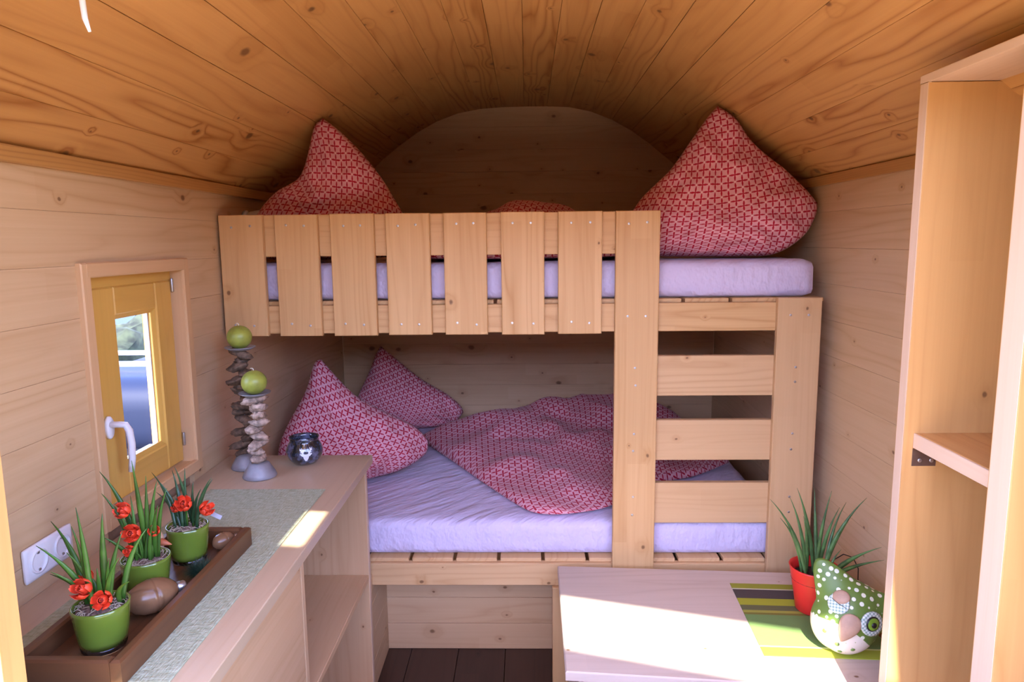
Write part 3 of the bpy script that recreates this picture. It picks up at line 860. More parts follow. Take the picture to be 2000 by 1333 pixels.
pillow('big red lattice pillow on the lower bunk beside the worktop end', [
    [(-0.064, 0.505), (-0.019, 0.442), (0.068, 0.338), (0.18, 0.263), (0.306, 0.184), (0.361, 0.119)],
    [(0.361, 0.119), (0.339, 0.06), (0.232, 0.010), (0.077, -0.010), (-0.038, -0.012)],
    [(-0.038, -0.012), (-0.158, -0.008), (-0.220, 0.026), (-0.262, 0.104)],
    [(-0.262, 0.104), (-0.252, 0.173), (-0.210, 0.259), (-0.137, 0.377), (-0.094, 0.49), (-0.064, 0.505)]],
    (-0.75, 2.75, 0.652), (1, 0.45, 0), (-0.1, 0.25, 1), 0.125, math.radians(12), 7.7, G)
pillow('red lattice pillow on the lower bunk leaning in the back corner', [
    [(-0.153, 0.444), (-0.069, 0.37), (0.063, 0.261), (0.196, 0.178), (0.270, 0.112), (0.285, 0.075)],
    [(0.285, 0.075), (0.215, 0.012), (0.001, 0.0)],
    [(0.001, 0.0), (-0.211, 0.0), (-0.289, 0.061), (-0.293, 0.115)],
    [(-0.293, 0.115), (-0.267, 0.195), (-0.217, 0.303), (-0.175, 0.411), (-0.153, 0.444)]],
    (-0.63, 3.60, 0.634), (1, 0.15, 0), (0, 0.2, 1), 0.10, math.radians(20), 2.9, G)

def duvet(label, edges, z0, hfun, seed, side=(1.1, 1.1), N=64, rot=0.0):
    g = coons(*edges, N)
    vs, uv, fs = [], [], []
    idx = {}
    cr, sr = math.cos(rot), math.sin(rot)
    for sgn in (1, -1):
        for j in range(N + 1):
            for i in range(N + 1):
                if sgn < 0 and (i in (0, N) or j in (0, N)):
                    idx[(sgn, i, j)] = idx[(1, i, j)]; continue
                u = 2 * i / N - 1; v = 2 * j / N - 1
                p = g[j][i]
                f = ((1 - u ** 4) * (1 - v ** 4)) ** 0.42
                if sgn > 0:
                    z = z0 + 0.014 + hfun(p.x, p.y) * f
                    z += (noise.noise(V((p.x * 4 + seed, p.y * 7 - p.x * 3, seed))) * 0.026 + noise.noise(V((p.x * 11 + seed, p.y * 9, 2.0))) * 0.012 + (0.5 - abs(noise.noise(V((p.x * 5 + p.y * 4, p.y * 2.5 - p.x * 5, seed + 3))))) * 0.030) * f
                else:
                    z = z0 + 0.014 * (1 - f)
                idx[(sgn, i, j)] = len(vs)
                vs.append(V((p.x, p.y, z)))
                a, b = u * side[0] / 2, v * side[1] / 2
                uv.append((a * cr - b * sr, a * sr + b * cr))
    for sgn in (1, -1):
        for j in range(N):
            for i in range(N):
                q = (idx[(sgn, i, j)], idx[(sgn, i, j + 1)], idx[(sgn, i + 1, j + 1)], idx[(sgn, i + 1, j)])
                fs.append(q if sgn > 0 else q[::-1])
    cx = sum(p.x for p in vs) / len(vs); cy = sum(p.y for p in vs) / len(vs)
    base = V((cx, cy, z0))
    return tag(link('duvet', mesh('duvet', [p - base for p in vs], fs, True, uv), Matrix.Translation(base), None, M['bedding']), label, 'duvet')

def hl(x, y):
    t = min(max((y - 2.42) / 1.2, 0), 1)
    h = 0.030 + 0.065 * t
    h += 0.095 * math.exp(-((x - 0.38) / 0.33) ** 2 - ((y - 3.60) / 0.20) ** 2)
    h += 0.055 * math.exp(-((x + 0.1) / 0.3) ** 2 - ((y - 3.45) / 0.2) ** 2)
    h += 0.012 * math.sin((x * 0.7 + y) * 16 + 2 * noise.noise(V((x * 2, y * 2, 0))))
    return h
duvet('crumpled red lattice duvet folded back on the lower bunk', [
    [(-0.56, 3.40), (-0.34, 3.02), (-0.14, 2.66), (-0.01, 2.45), (0.06, 2.405)],
    [(0.06, 2.405), (0.16, 2.415), (0.31, 2.49), (0.52, 2.72), (0.70, 2.82), (0.89, 3.00)],
    [(0.89, 3.00), (0.87, 3.3), (0.80, 3.62), (0.62, 3.76)],
    [(0.62, 3.76), (0.35, 3.77), (0.05, 3.72), (-0.20, 3.58), (-0.44, 3.48), (-0.56, 3.40)]],
    0.628, hl, 5.5, (1.25, 1.15), 72, math.radians(20))
duvet('red lattice duvet lying folded on the upper bunk behind the guard rail', [
    [(-0.41, 2.45), (-0.15, 2.42), (0.1, 2.43), (0.33, 2.44)],
    [(0.33, 2.44), (0.36, 2.75), (0.42, 3.2)],
    [(0.42, 3.2), (0.1, 3.24), (-0.2, 3.22), (-0.44, 3.2)],
    [(-0.44, 3.2), (-0.42, 3.0), (-0.38, 2.80), (-0.41, 2.45)]],
    1.553, lambda x, y: 0.04 + 0.165 * math.exp(-((x - 0.0) / 0.34) ** 2 - ((y - 2.95) / 0.22) ** 2), 8.2, (0.8, 0.8), 56, 0.2)

# small white reading lamp on the wall above the upper bunk
wlp = thing('wall_lamp', 'small white wall lamp above the upper bunk behind the guard rail', 'lamp', (XL, 2.60, 1.72))
link('wall_plate', lathe([(0.030, 0), (0.030, 0.008), (0.024, 0.012)], 24), T(XL + 0.001, 2.58, 1.71) @ Matrix.Rotation(math.pi / 2, 4, 'Y'), wlp, M['white'])
link('lamp_shade', lathe([(0.016, 0), (0.024, 0.01), (0.030, 0.05), (0.031, 0.055)], 24), T(XL + 0.013, 2.58, 1.712) @ Matrix.Rotation(math.pi / 2, 4, 'Y'), wlp, M['white'])

# ------------------------------------------------------------------ left cabinet and worktop
ZT = 0.893
wt = tag(board('worktop', ((XL - 0.537) / 2, (0.905 + 2.318) / 2, ZT), 2.318 - 0.905, -0.537 - XL - 0.002, 0.028, (0, 1, 0), (0, 0, 1), M['top'], None, 0.002), 'long honey brown wooden worktop under the small window', 'worktop')
cab = thing('base_cabinet', 'open pale wooden base cabinet carrying the long worktop', 'cabinet', (-0.79, 1.6, 0))
zc = ZT - 0.029
XC = -0.56
cd = XC - XL - 0.002
board('end_panel', (XC - cd / 2, 2.286, zc / 2), zc, cd, 0.022, (0, 0, 1), (0, -1, 0), M['cab'], cab)
board('divider', (XC - cd / 2, 1.605, zc / 2), zc, cd, 0.020, (0, 0, 1), (0, -1, 0), M['cab'], cab)
board('divider', (XC - cd / 2, 0.925, zc / 2), zc, cd, 0.020, (0, 0, 1), (0, -1, 0), M['cab'], cab)
board('shelf', (XC - cd / 2, 1.945, 0.470), 0.678, cd, 0.020, (0, 1, 0), (0, 0, 1), M['cab'], cab)
board('shelf', (XC - cd / 2, 1.945, 0.06), 0.678, cd, 0.020, (0, 1, 0), (0, 0, 1), M['cab'], cab)
board('front_panel', (XC + 0.001, 1.270, zc / 2), 0.655, zc - 0.004, 0.018, (0, 1, 0), (1, 0, 0), M['cab'], cab)
board('front_edge', (XC + 0.0015, 2.300, zc / 2), zc - 0.002, 0.024, 0.004, (0, 0, 1), (1, 0, 0), M['edge'], cab)

rn = tag(board('table_runner', (-0.775, 1.465, ZT + 0.0035), 1.02, 0.345, 0.003, (0, 1, 0), (0, 0, 1), M['runner'], None, 0.001), 'olive green woven runner laid along the worktop', 'table runner')
zr = ZT + 0.0038

# tray
tr = thing('serving_tray', 'long dark wooden tray holding the green flower pots', 'tray', (-0.767, 1.306, zr))
tx0, tx1, ty0, ty1 = -0.862, -0.672, 1.045, 1.592
board('tray_floor', ((tx0 + tx1) / 2, (ty0 + ty1) / 2, zr + 0.010), ty1 - ty0 - 0.02, tx1 - tx0 - 0.02, 0.0095, (0, 1, 0), (0, 0, 1), M['tray'], tr)
def tray_side(pa, pb, w, h):
    d = V(pb) - V(pa)
    c = (V(pa) + V(pb)) / 2
    board('tray_side', (c.x, c.y, zr + h), d.length, w, h - 0.0005, d, (0, 0, 1), M['tray'], tr, 0.004)
tray_side((tx1 - 0.009, ty0, 0), (tx1 - 0.009, ty1, 0), 0.019, 0.046)
tray_side((tx0 + 0.009, ty0, 0), (tx0 + 0.009, ty1, 0), 0.019, 0.046)
tray_side((tx0 + 0.019, ty0 + 0.009, 0), (tx1 - 0.019, ty0 + 0.009, 0), 0.019, 0.046)
tray_side((tx0 + 0.019, ty1 - 0.009, 0), (tx1 - 0.019, ty1 - 0.009, 0), 0.019, 0.046)
zt = zr + 0.0102

def blade(name, a, b, bend, w, mat, parent, flat=0.35, n=8):
    a, b = V(a), V(b)
    mid = (a + b) / 2 + V(bend)
    pts = bez(a, mid, b, n)
    rad = [w * 1.2 * (0.75 + 0.5 * math.sin(math.pi * min(1, t * 1.3))) * (1 - t ** 3) + 0.0004 for t in [i / n for i in range(n + 1)]]
    return link(name, sweep(pts, rad, 6, flat, up=(0.35, -0.9, 0.25)), None, parent, mat)

def curls(c, r, n, seed, parent, mat):
    rs = random.Random(seed)
    vs, fs = [], []
    for k in range(n):
        a = rs.uniform(0, 6.28); rr = r * math.sqrt(rs.random())
        p = V((c[0] + rr * math.cos(a), c[1] + rr * math.sin(a), c[2]))
        d = rs.uniform(0, 6.28); L = rs.uniform(0.012, 0.03)
        q = p + V((math.cos(d) * L, math.sin(d) * L, rs.uniform(-0.002, 0.003)))
        q = V(c) + (q - V(c)).normalized() * min((q - V(c)).length, r * 1.02)
        m = (p + q) / 2 + V((rs.uniform(-0.006, 0.006), rs.uniform(-0.006, 0.006), rs.uniform(0.003, 0.010)))
        pts = bez(p, m, q, 5)
        b = len(vs)
        for x in pts:
            vs += [x + V((0, 0, 0.0006)), x + V((0.0005, 0.0003, -0.0004)), x + V((-0.0005, -0.0003, -0.0004))]
        for i in range(5):
            for j in range(3):
                fs.append((b + 3 * i + j, b + 3 * i + (j + 1) % 3, b + 3 * i + 3 + (j + 1) % 3, b + 3 * i + 3 + j))
    return tag(link('straw', mesh('straw', vs, fs), None, parent, mat), kind='stuff')

def flower(c, r, seed, parent, tilt=(0, 0)):
    r = r * 1.25
    rs = random.Random(seed)
    vs, fs = [], []
    for ring, (cnt, rad, el, ln) in enumerate(((6, 0.35, 0.35, 1.0), (6, 0.28, 0.75, 0.85), (5, 0.2, 1.1, 0.65))):
        for k in range(cnt):
            a = 6.283 * (k + 0.5 * ring + rs.uniform(-0.15, 0.15)) / cnt
            b = len(vs)
            for i in range(5):
                t = i / 4
                wv = 0.55 * math.sin(math.pi * (0.15 + 0.75 * t)) * (1 - 0.1 * ring)
                e = el + t * 0.9
                rr = rad * 0.4 + ln * t * math.cos(min(e, 1.5)) ; zz = ln * t * math.sin(e) * 0.75
                for s in (-1, 0, 1):
                    aa = a + s * wv / max(0.35, rr + 0.2) * 0.6
                    vs.append(V((rr * math.cos(aa), rr * math.sin(aa), zz + 0.08 * abs(s) * t)) * r)
            for i in range(4):
                for j in range(2):
                    q = b + 3 * i + j
                    fs.append((q, q + 1, q + 4, q + 3))
    me = mesh('flower', vs, fs, True)
    m = T(*c) @ Matrix.Rotation(tilt[0], 4, 'X') @ Matrix.Rotation(tilt[1], 4, 'Y')
    o = link('flower', me, m, parent, M['flower'])
    sm = o.modifiers.new('thick', 'SOLIDIFY'); sm.thickness = 0.0008
    link('flower_heart', ball(r * 0.22, 12, 8), m @ T(0, 0, r * 0.22), o, M['flowerc'])
    return o

def flower_pot(loc, rtop, rbot, h, label, leaves, flowers, mat, seed, group):
    x, y, z = loc
    th = thing('potted_flower', label, 'potted plant', loc, group)
    prof = [(rbot * 0.96, 0.0), (rbot, 0.004), (rbot * 1.02, 0.0105)]
    link('glass_foot', lathe(prof, 40), T(x, y, z), th, M['clear'])
    def rr(t): return rbot * 1.02 + (rtop - rbot * 1.02) * t ** 0.8
    prof = [(rr(t), 0.011 + (h - 0.011) * t) for t in (0, 0.15, 0.35, 0.55, 0.75, 0.92, 1.0)]
    prof += [(rtop - 0.002, h + 0.001), (rtop - 0.0045, h - 0.001), (rtop - 0.006, h - 0.02), (rtop - 0.008, h - 0.03)]
    link('pot', lathe(prof, 40, capt=False), T(x, y, z), th, M['potgreen'])
    link('moss', lathe([(rtop - 0.006, h - 0.016), (rtop - 0.008, h - 0.008), (rtop * 0.55, h - 0.003), (0.004, h)], 24, capb=True), T(x, y, z), th, M['moss'])
    curls((x, y, z + h - 0.004), rtop - 0.007, 70, seed, th, M['straw'])
    rs = random.Random(seed)
    for (dx, dz, bx, w) in leaves:
        a = V((x + max(-0.6, min(0.6, bx)) * rtop + rs.uniform(-0.006, 0.006), y + rs.uniform(-0.35, 0.35) * rtop, z + h - 0.008))
        b = V((x + dx, y + rs.uniform(-0.5, 0.5) * abs(dx) + rs.uniform(-0.02, 0.02), z + h + dz))
        blade('leaf', a, b, (-dx * 0.22, 0, dz * 0.14), w, mat, th)
    for k, (dx, dy, dz, r, t1, t2) in enumerate(flowers):
        c = (x + dx, y + dy, z + h + dz)
        link('flower_stem', sweep(bez((x + dx * 0.3, y + dy * 0.3, z + h - 0.006), (x + dx * 0.5, y + dy * 0.5, z + h + dz * 0.6), c, 5), [0.0022] * 6, 6), None, th, M['leaf'])
        flower(c, r, seed * 10 + k, th, (t1, t2))
    return th

PG = 'green flower pots in the wooden tray'
flower_pot((-0.762, 1.146, zt), 0.0475, 0.037, 0.082, 'green glass pot of red flowers nearest the end of the tray by the door', [
    (-0.105, 0.135, -0.5, 0.0040), (-0.085, 0.120, -0.3, 0.0034), (-0.060, 0.075, -0.4, 0.003), (-0.045, 0.10, -0.1, 0.0032), (-0.10, 0.045, -0.6, 0.003),
    (-0.015, 0.185, 0.0, 0.0034), (-0.028, 0.15, -0.1, 0.003), (0.015, 0.165, 0.1, 0.0042), (0.03, 0.09, 0.3, 0.003), (0.075, 0.125, 0.5, 0.0036), (0.060, 0.10, 0.4, 0.003), (0.045, 0.13, 0.3, 0.0034), (0.09, 0.07, 0.5, 0.003), (-0.03, 0.06, 0.0, 0.003), (0.005, 0.07, 0.1, 0.003)],
    [(-0.012, -0.012, 0.030, 0.028, 0.9, -0.2), (0.020, -0.018, 0.018, 0.026, 1.2, 0.25), (-0.022, 0.012, 0.036, 0.02, 0.4, -0.4)], M['leaf'], 11, PG)
flower_pot((-0.785, 1.335, zt), 0.0475, 0.037, 0.080, 'green glass pot of red flowers in the middle of the tray', [
    (-0.090, 0.175, -0.5, 0.0042), (-0.070, 0.14, -0.4, 0.0036), (-0.045, 0.115, -0.3, 0.003), (-0.02, 0.13, -0.1, 0.003), (0.0, 0.21, 0.0, 0.0036), (0.012, 0.17, 0.1, 0.0032),
    (0.035, 0.16, 0.2, 0.0036), (0.050, 0.12, 0.4, 0.0036), (0.055, 0.145, 0.5, 0.003), (0.03, 0.075, 0.3, 0.003), (-0.06, 0.06, -0.5, 0.003), (0.02, 0.10, 0.2, 0.003), (-0.01, 0.08, 0, 0.003)],
    [(-0.028, 0.0, 0.095, 0.026, 0.9, -0.3), (-0.008, -0.016, 0.058, 0.028, 1.2, 0.1), (0.022, 0.0, 0.052, 0.018, 0.8, 0.4), (-0.014, -0.02, 0.022, 0.018, 1.2, 0.0)], M['leaf'], 23, PG)
flower_pot((-0.772, 1.488, zt), 0.0455, 0.036, 0.084, 'green glass pot of red flowers beside the far end of the tray', [
    (-0.085, 0.115, -0.5, 0.0026), (-0.062, 0.105, -0.4, 0.0026), (-0.03, 0.125, -0.1, 0.0028), (-0.022, 0.105, 0.0, 0.0026), (-0.012, 0.14, 0.0, 0.003), (0.0, 0.13, 0.1, 0.0026), (0.018, 0.10, 0.2, 0.0026),
    (0.045, 0.09, 0.4, 0.0028), (0.062, 0.105, 0.5, 0.0028), (0.075, 0.12, 0.6, 0.0026), (-0.075, 0.07, -0.6, 0.0026), (0.03, 0.06, 0.3, 0.0026), (-0.05, 0.05, -0.3, 0.0026), (-0.018, 0.07, 0, 0.0026)],
    [(0.006, -0.012, 0.050, 0.028, 0.9, 0.1), (0.044, -0.012, 0.038, 0.026, 0.6, 0.9), (-0.018, 0.0, 0.036, 0.016, 0.8, -0.3)], M['leafd'], 37, PG)
pt = tag(board('plant_tag', (-0.715, 1.50, 1.010), 0.035, 0.010, 0.001, (0.8, 0.1, -0.45), (0.3, -0.8, 0.4), M['tag'], None), 'thin grey plant tag sticking out of the rear green pot', 'plant tag')

# turned wooden ornaments in the tray
def ornament(loc, L, r, rz, label):
    th = thing('wooden_ornament', label, 'ornament', loc)
    m = T(loc[0], loc[1], loc[2] + r) @ Matrix.Rotation(rz, 4, 'Z')
    prof = [(0.0, -0.5), (0.35, -0.47), (0.66, -0.38), (0.88, -0.24), (0.99, -0.06), (1.0, 0.0), (0.965, 0.012), (0.985, 0.024), (0.97, 0.10), (0.86, 0.24), (0.66, 0.36), (0.40, 0.45), (0.26, 0.48)]
    body = lathe([(max(0.0005, a * r), b * L) for a, b in prof], 32)
    link('body', body, m @ Matrix.Rotation(math.pi / 2, 4, 'Y'), th, M['polished'])
    link('stub', lathe([(r * 0.27, 0), (r * 0.30, 0.002), (r * 0.28, 0.014), (r * 0.20, 0.017)], 20), m @ T(L * 0.47, 0, 0) @ Matrix.Rotation(math.pi / 2, 4, 'Y'), th, M['greymetal'])
ornament((-0.735, 1.262, zt), 0.098, 0.034, math.radians(48), 'large polished brown wooden egg ornament beside the middle green pot')
ornament((-0.719, 1.547, zt), 0.056, 0.0200, math.radians(55), 'small polished brown wooden egg ornament at the far end of the tray')
bd_ = thing('bird_figure', 'small brown wooden bird with reddish beak behind the middle green pot', 'figurine', (-0.800, 1.412, zt))
link('body', lathe([(0.010, 0), (0.015, 0.01), (0.016, 0.035), (0.011, 0.06), (0.012, 0.075), (0.013, 0.085), (0.009, 0.098), (0.002, 0.103)], 20), T(-0.800, 1.412, zt), bd_, M['tan'])
link('beak', lathe([(0.009, 0), (0.006, 0.012), (0.0008, 0.026)], 14), T(-0.793, 1.408, zt + 0.080) @ Matrix.Rotation(math.radians(105), 4, 'Y'), bd_, plain('coral_beak', (0.50, 0.14, 0.06), 0.5))
def needles(loc, r, n, seed):
    rs = random.Random(seed)
    vs, fs = [], []
    for k in range(n):
        d = V((rs.gauss(0, 1), rs.gauss(0, 1), abs(rs.gauss(0, 0.7)))).normalized()
        p = V((rs.uniform(-1, 1), rs.uniform(-1, 1), 0)) * r * 0.4 + V((0, 0, 0.003))
        q = p + d * r * rs.uniform(0.6, 1.0)
        s = d.cross(V((0.3, 0.2, 1))).normalized() * 0.0009
        t = d.cross(s).normalized() * 0.0006
        b = len(vs)
        vs += [p + s, p - s, p + t, q]
        fs += [(b, b + 1, b + 3), (b + 1, b + 2, b + 3), (b + 2, b, b + 3)]
    return tag(link('fir_sprig', mesh('fir_sprig', vs, fs), T(*loc), None, M['needle']), 'dark green fir sprig lying in the wooden tray', 'sprig')
needles((-0.716, 1.418, zt + 0.004), 0.036, 700, 5)

# socket
sk = thing('power_socket', 'white double power socket on the wall beside the flower pots', 'socket', (XL, 1.395, 0.965))
me = softbox(0.150, 0.074, 0.010, 0.0045, 0.008, name='socket_frame')
rotx = Matrix(((0, 0, 1, 0), (1, 0, 0, 0), (0, 1, 0, 0), (0, 0, 0, 1)))
link('frame', me, T(XL + 0.0005, 1.395, 0.967) @ rotx, sk, M['white'])
for y in (1.358, 1.432):
    ins = link('insert', lathe([(0.026, 0.0095), (0.0255, 0.0135), (0.0215, 0.0135), (0.0205, 0.006), (0.0005, 0.006)], 32, capb=False), T(XL + 0.0005, y, 0.967) @ rotx, sk, M['white'])
    for s in (-1, 1):
        link('pin_hole', lathe([(0.003, 0.006), (0.003, 0.0064)], 12), T(XL + 0.0005, y + s * 0.0095, 0.967) @ rotx, ins, M['darkhole'])
        link('earth_clip', boxmesh(0.004, 0.006, 0.007), T(XL + 0.0105, y, 0.967 + s * 0.0195), ins, M['greymetal'])

# ------------------------------------------------------------------ driftwood candle holders, candles, jar
def drift_mesh(seed, L, w):
    def f(d, p):
        k = V((d.x * 2.2 + seed, d.y * 2.2, d.z * 2.2))
        m = 1 + 0.55 * noise.noise(k) + 0.35 * noise.noise(k * 2.7)
        e = 1.0 if abs(d.x) < 0.75 else 0.85 + 0.5 * noise.noise(V((seed, d.y * 6, d.z * 6)))
        q = V((p.x * e, p.y * m, p.z * m))
        q.z += 0.22 * p.x * math.sin(seed * 2.3) + 1.6 * p.x * abs(p.x)  * math.cos(seed)
        return q
    return ball(1.0, 14, 10, (L / 2, w / 2.1, w / 3.0), f, 'driftwood')
def holder(loc, hp, label, mat, clab, seed, n, ztop):
    th = thing('candle_holder', label, 'candle holder', loc, 'driftwood candle holders on the worktop')
    x, y, z = loc
    link('base', lathe([(0.0505, 0), (0.052, 0.003), (0.048, 0.014), (0.036, 0.034), (0.030, 0.044), (0.024, 0.047), (0.002, 0.048)], 36), T(x, y, z), th, M['zinc'])
    h0, h1 = z + 0.046, hp - 0.006
    link('rod', lathe([(0.003, 0), (0.003, h1 - h0 + 0.004)], 8), T(x, y, h0), th, M['zinc'])
    rs = random.Random(seed)
    for k in range(n):
        L = rs.uniform(0.058, 0.100); w = (h1 - h0) / n * 1.75
        me = drift_mesh(seed + k * 1.7, L, w)
        link('driftwood_piece', me, T(x + rs.uniform(-0.012, 0.012), y + rs.uniform(-0.008, 0.008), h0 + (h1 - h0) * (k + 0.5) / n) @ Matrix.Rotation(rs.uniform(-0.9, 0.9) + (0 if k % 2 else 1.3), 4, 'Z') @ Matrix.Rotation(rs.uniform(-0.35, 0.35), 4, 'Y'), th, mat)
    link('plate', lathe([(0.006, -0.007), (0.030, -0.005), (0.046, 0.003), (0.048, 0.006), (0.045, 0.005), (0.030, -0.001), (0.002, -0.002)], 36), T(x, y, hp), th, M['zinc'])
    cb = thing('ball_candle', clab, 'candle', (x, y, hp), 'green ball candles')
    link('wax', ball(0.0385, 28, 18, (1, 1, 0.97)), T(x, y, hp + 0.0368), cb, M['candle'])
    zt_ = hp + 0.0735
    link('wick', sweep([(x, y, zt_), (x, y, zt_ + 0.005), (x - 0.004, y, zt_ + 0.008), (x - 0.009, y, zt_ + 0.007)], [0.0012] * 4, 6), None, cb, M['wick'])
holder((-0.845, 2.098, ZT + 0.0003), 1.158, 'shorter candle holder of stacked pale driftwood on a grey foot', M['drift_l'], 'round olive green candle on the shorter driftwood holder', 3, 9, 0)
holder((-0.920, 2.190, ZT + 0.0003), 1.287, 'taller candle holder of stacked dark driftwood on a grey foot', M['drift_d'], 'round olive green candle on the taller driftwood holder', 50, 16, 0)

jx, jy = -0.745, 2.235
jar = thing('glass_jar', 'round smoky glass jar with a white stag head motif', 'jar', (jx, jy, ZT))
jp = [(0.030, 0.001), (0.038, 0.003), (0.052, 0.018), (0.0595, 0.036), (0.060, 0.048), (0.055, 0.064), (0.047, 0.076), (0.0455, 0.082), (0.049, 0.090), (0.0475, 0.091), (0.0435, 0.082), (0.045, 0.075), (0.052, 0.062)]
link('bowl', lathe(jp, 40, capt=True), T(jx, jy, ZT), jar, M['jar'])
def jar_r(z):
    for i in range(9):
        if jp[i][1] <= z <= jp[i + 1][1]:
            t = (z - jp[i][1]) / (jp[i + 1][1] - jp[i][1])
            return jp[i][0] + (jp[i + 1][0] - jp[i][0]) * t
    return 0.05
def motif(strokes, name):
    vs, fs = [], []
    a0 = math.radians(-90 + 22)
    def on(x, z):
        r = jar_r(z) + 0.0009
        a = a0 + x / 0.058
        return (jx + r * math.cos(a), jy + r * math.sin(a), ZT + z)
    for pts, ws in strokes:
        pts = [V(p) for p in pts]
        b = len(vs)
        for i, p in enumerate(pts):
            t = (pts[min(i + 1, len(pts) - 1)] - pts[max(i - 1, 0)]).normalized()
            nn = V((-t.y, t.x))
            for s in (-1, 1):
                q = p + nn * ws[i] * s
                vs.append(on(q.x, q.y))
        for i in range(len(pts) - 1):
            fs.append((b + 2 * i, b + 2 * i + 2, b + 2 * i + 3, b + 2 * i + 1))
    o = link(name, mesh(name, vs, fs), None, jar, M['rail'])
    md = o.modifiers.new('thick', 'SOLIDIFY'); md.thickness = 0.0008
    tag(o, 'white stag head motif')
zc0 = 0.045
st = [([(-0.018, 0.047), (-0.010, 0.0425), (0.0, 0.041), (0.010, 0.0425), (0.018, 0.047)], [0.0015, 0.004, 0.0042, 0.004, 0.0015]),
      ([(0.0, 0.0375), (0.0, 0.031), (0.0, 0.025), (0.0, 0.0215)], [0.0088, 0.0075, 0.0045, 0.003])]
for s in (-1, 1):
    st += [([(s * 0.007, 0.043), (s * 0.011, 0.051), (s * 0.0155, 0.059), (s * 0.014, 0.066)], [0.002, 0.0024, 0.0022, 0.0009]),
           ([(s * 0.010, 0.050), (s * 0.0065, 0.056), (s * 0.0055, 0.060)], [0.002, 0.0016, 0.0006]),
           ([(s * 0.0140, 0.056), (s * 0.0185, 0.059), (s * 0.020, 0.065)], [0.002, 0.0016, 0.0006]),
           ([(s * 0.012, 0.052), (s * 0.018, 0.052)], [0.0018, 0.0006])]
motif(st, 'stag_motif')

# ------------------------------------------------------------------ low table on the right with its things
ZB = 0.51
tb = thing('low_table', 'low pale wooden table standing before the bunk ladder', 'table', (0.55, 1.95, 0))
poly = [(0.093, 1.677), (0.985, 1.597), (0.985, 2.217), (0.098, 2.272)]
c0 = V((0.54, 1.94, 0))
link('table_top', prism([(x - c0.x, y - c0.y) for x, y in poly], ZB - 0.026, ZB, 'table_top', 0.004), T(c0.x, c0.y, 0), tb, M['table'])
board('side_panel', (0.130, 1.97, 0.242), 0.484, 0.50, 0.02, (0, 0, 1), (-1, 0, 0), M['table'], tb)
board('side_panel', (0.960, 1.90, 0.242), 0.484, 0.50, 0.02, (0, 0, 1), (1, 0, 0), M['table'], tb)
board('front_panel', (0.545, 1.700, 0.242), 0.81, 0.484, 0.018, (1, 0, 0), (0, -1, 0), M['table'], tb)

mt = tag(link('placemat', boxmesh(0.345, 0.40, 0.0022, 0.0005), T(0.812, 1.937, ZB + 0.0015) @ Matrix.Rotation(math.radians(-3.2), 4, 'Z'), None, M['stripes']), 'green and brown striped placemat under the red plant pot', 'placemat')
zm = ZB + 0.003

px, py = 0.852, 1.985
pp = thing('potted_plant', 'upright green succulent with thin leaves in a red pot', 'potted plant', (px, py, zm))
prof = [(0.046, 0), (0.049, 0.003), (0.056, 0.05), (0.066, 0.105), (0.0705, 0.132), (0.0725, 0.137), (0.0695, 0.138), (0.066, 0.128), (0.063, 0.11)]
link('pot', lathe(prof, 48, capt=False), T(px, py, zm), pp, M['redpot'])
link('soil', lathe([(0.0655, 0.098), (0.062, 0.106), (0.03, 0.110), (0.003, 0.111)], 28), T(px, py, zm), pp, M['soil'])
zb = zm + 0.100
for (tx, tz, bx, w, dy) in ((0.716, 0.853, -0.030, 0.0036, 0.0), (0.741, 0.803, -0.034, 0.0032, -0.02), (0.781, 0.853, -0.022, 0.0034, 0.02), (0.809, 0.808, -0.016, 0.0034, -0.02),
                            (0.798, 0.884, 0.004, 0.0040, 0.01), (0.857, 0.877, 0.004, 0.0034, 0.03), (0.892, 0.882, 0.000, 0.0034, -0.01), (0.913, 0.835, 0.012, 0.0036, -0.02),
                            (0.950, 0.835, 0.022, 0.0030, 0.02), (0.985, 0.868, 0.022, 0.0044, -0.03), (0.985, 0.762, 0.034, 0.0044, -0.13), (0.978, 0.738, 0.036, 0.0040, -0.16), (0.925, 0.704, 0.034, 0.0030, -0.02), (0.865, 0.79, 0.008, 0.0034, -0.03)):
    a = V((px + bx, py + random.uniform(-0.02, 0.02), zb)); b = V((tx, 2.0 + dy, tz))
    blade('leaf', a, b, (-(tx - px) * 0.25, 0, (tz - zb) * 0.12), w * 1.25, M['leafr'], pp, 0.8, 10)

# owl
ox, oy, oz = 0.852, 1.770, zm + 0.1000
owl = thing('owl_figure', 'green spotted owl figure with cream belly beside the red plant pot', 'figurine', (ox, oy, zm))
OM = T(ox, oy, oz) @ Matrix.Rotation(math.radians(25), 4, 'Y') @ Matrix.Rotation(math.radians(-20), 4, 'Z')
ORX, ORY, ORZ = 0.083, 0.066, 0.100
def owl_f(d, p):
    p = p.copy()
    sq = 1 + 0.10 * (abs(d.x * d.z))
    p.x *= sq; p.z *= sq
    p.x *= 1.0 - 0.10 * max(0, d.z)
    for s in (-1, 1):
        w = max(0.0, (d.x * s * 0.80 + d.z * 0.60) - 0.76) / 0.24
        w *= max(0.0, 1 - abs(d.y) * 1.1)
        p += V((s * 0.066, -0.010, 0.040)) * w ** 2.0
    return p
link('body', ball(1.0, 96, 64, (ORX, ORY, ORZ), owl_f, 'owl_body'), OM, owl, M['owl'])
def face(x, z, lift=0.0):
    k = max(0.05, 1 - (x / ORX) ** 2 - (z / ORZ) ** 2)
    y = -ORY * math.sqrt(k) - lift
    nrm = V((x / ORX ** 2, y / ORY ** 2, z / ORZ ** 2)).normalized()
    return OM @ T(x, y, z) @ V((0, 0, 1)).rotation_difference(nrm).to_matrix().to_4x4()
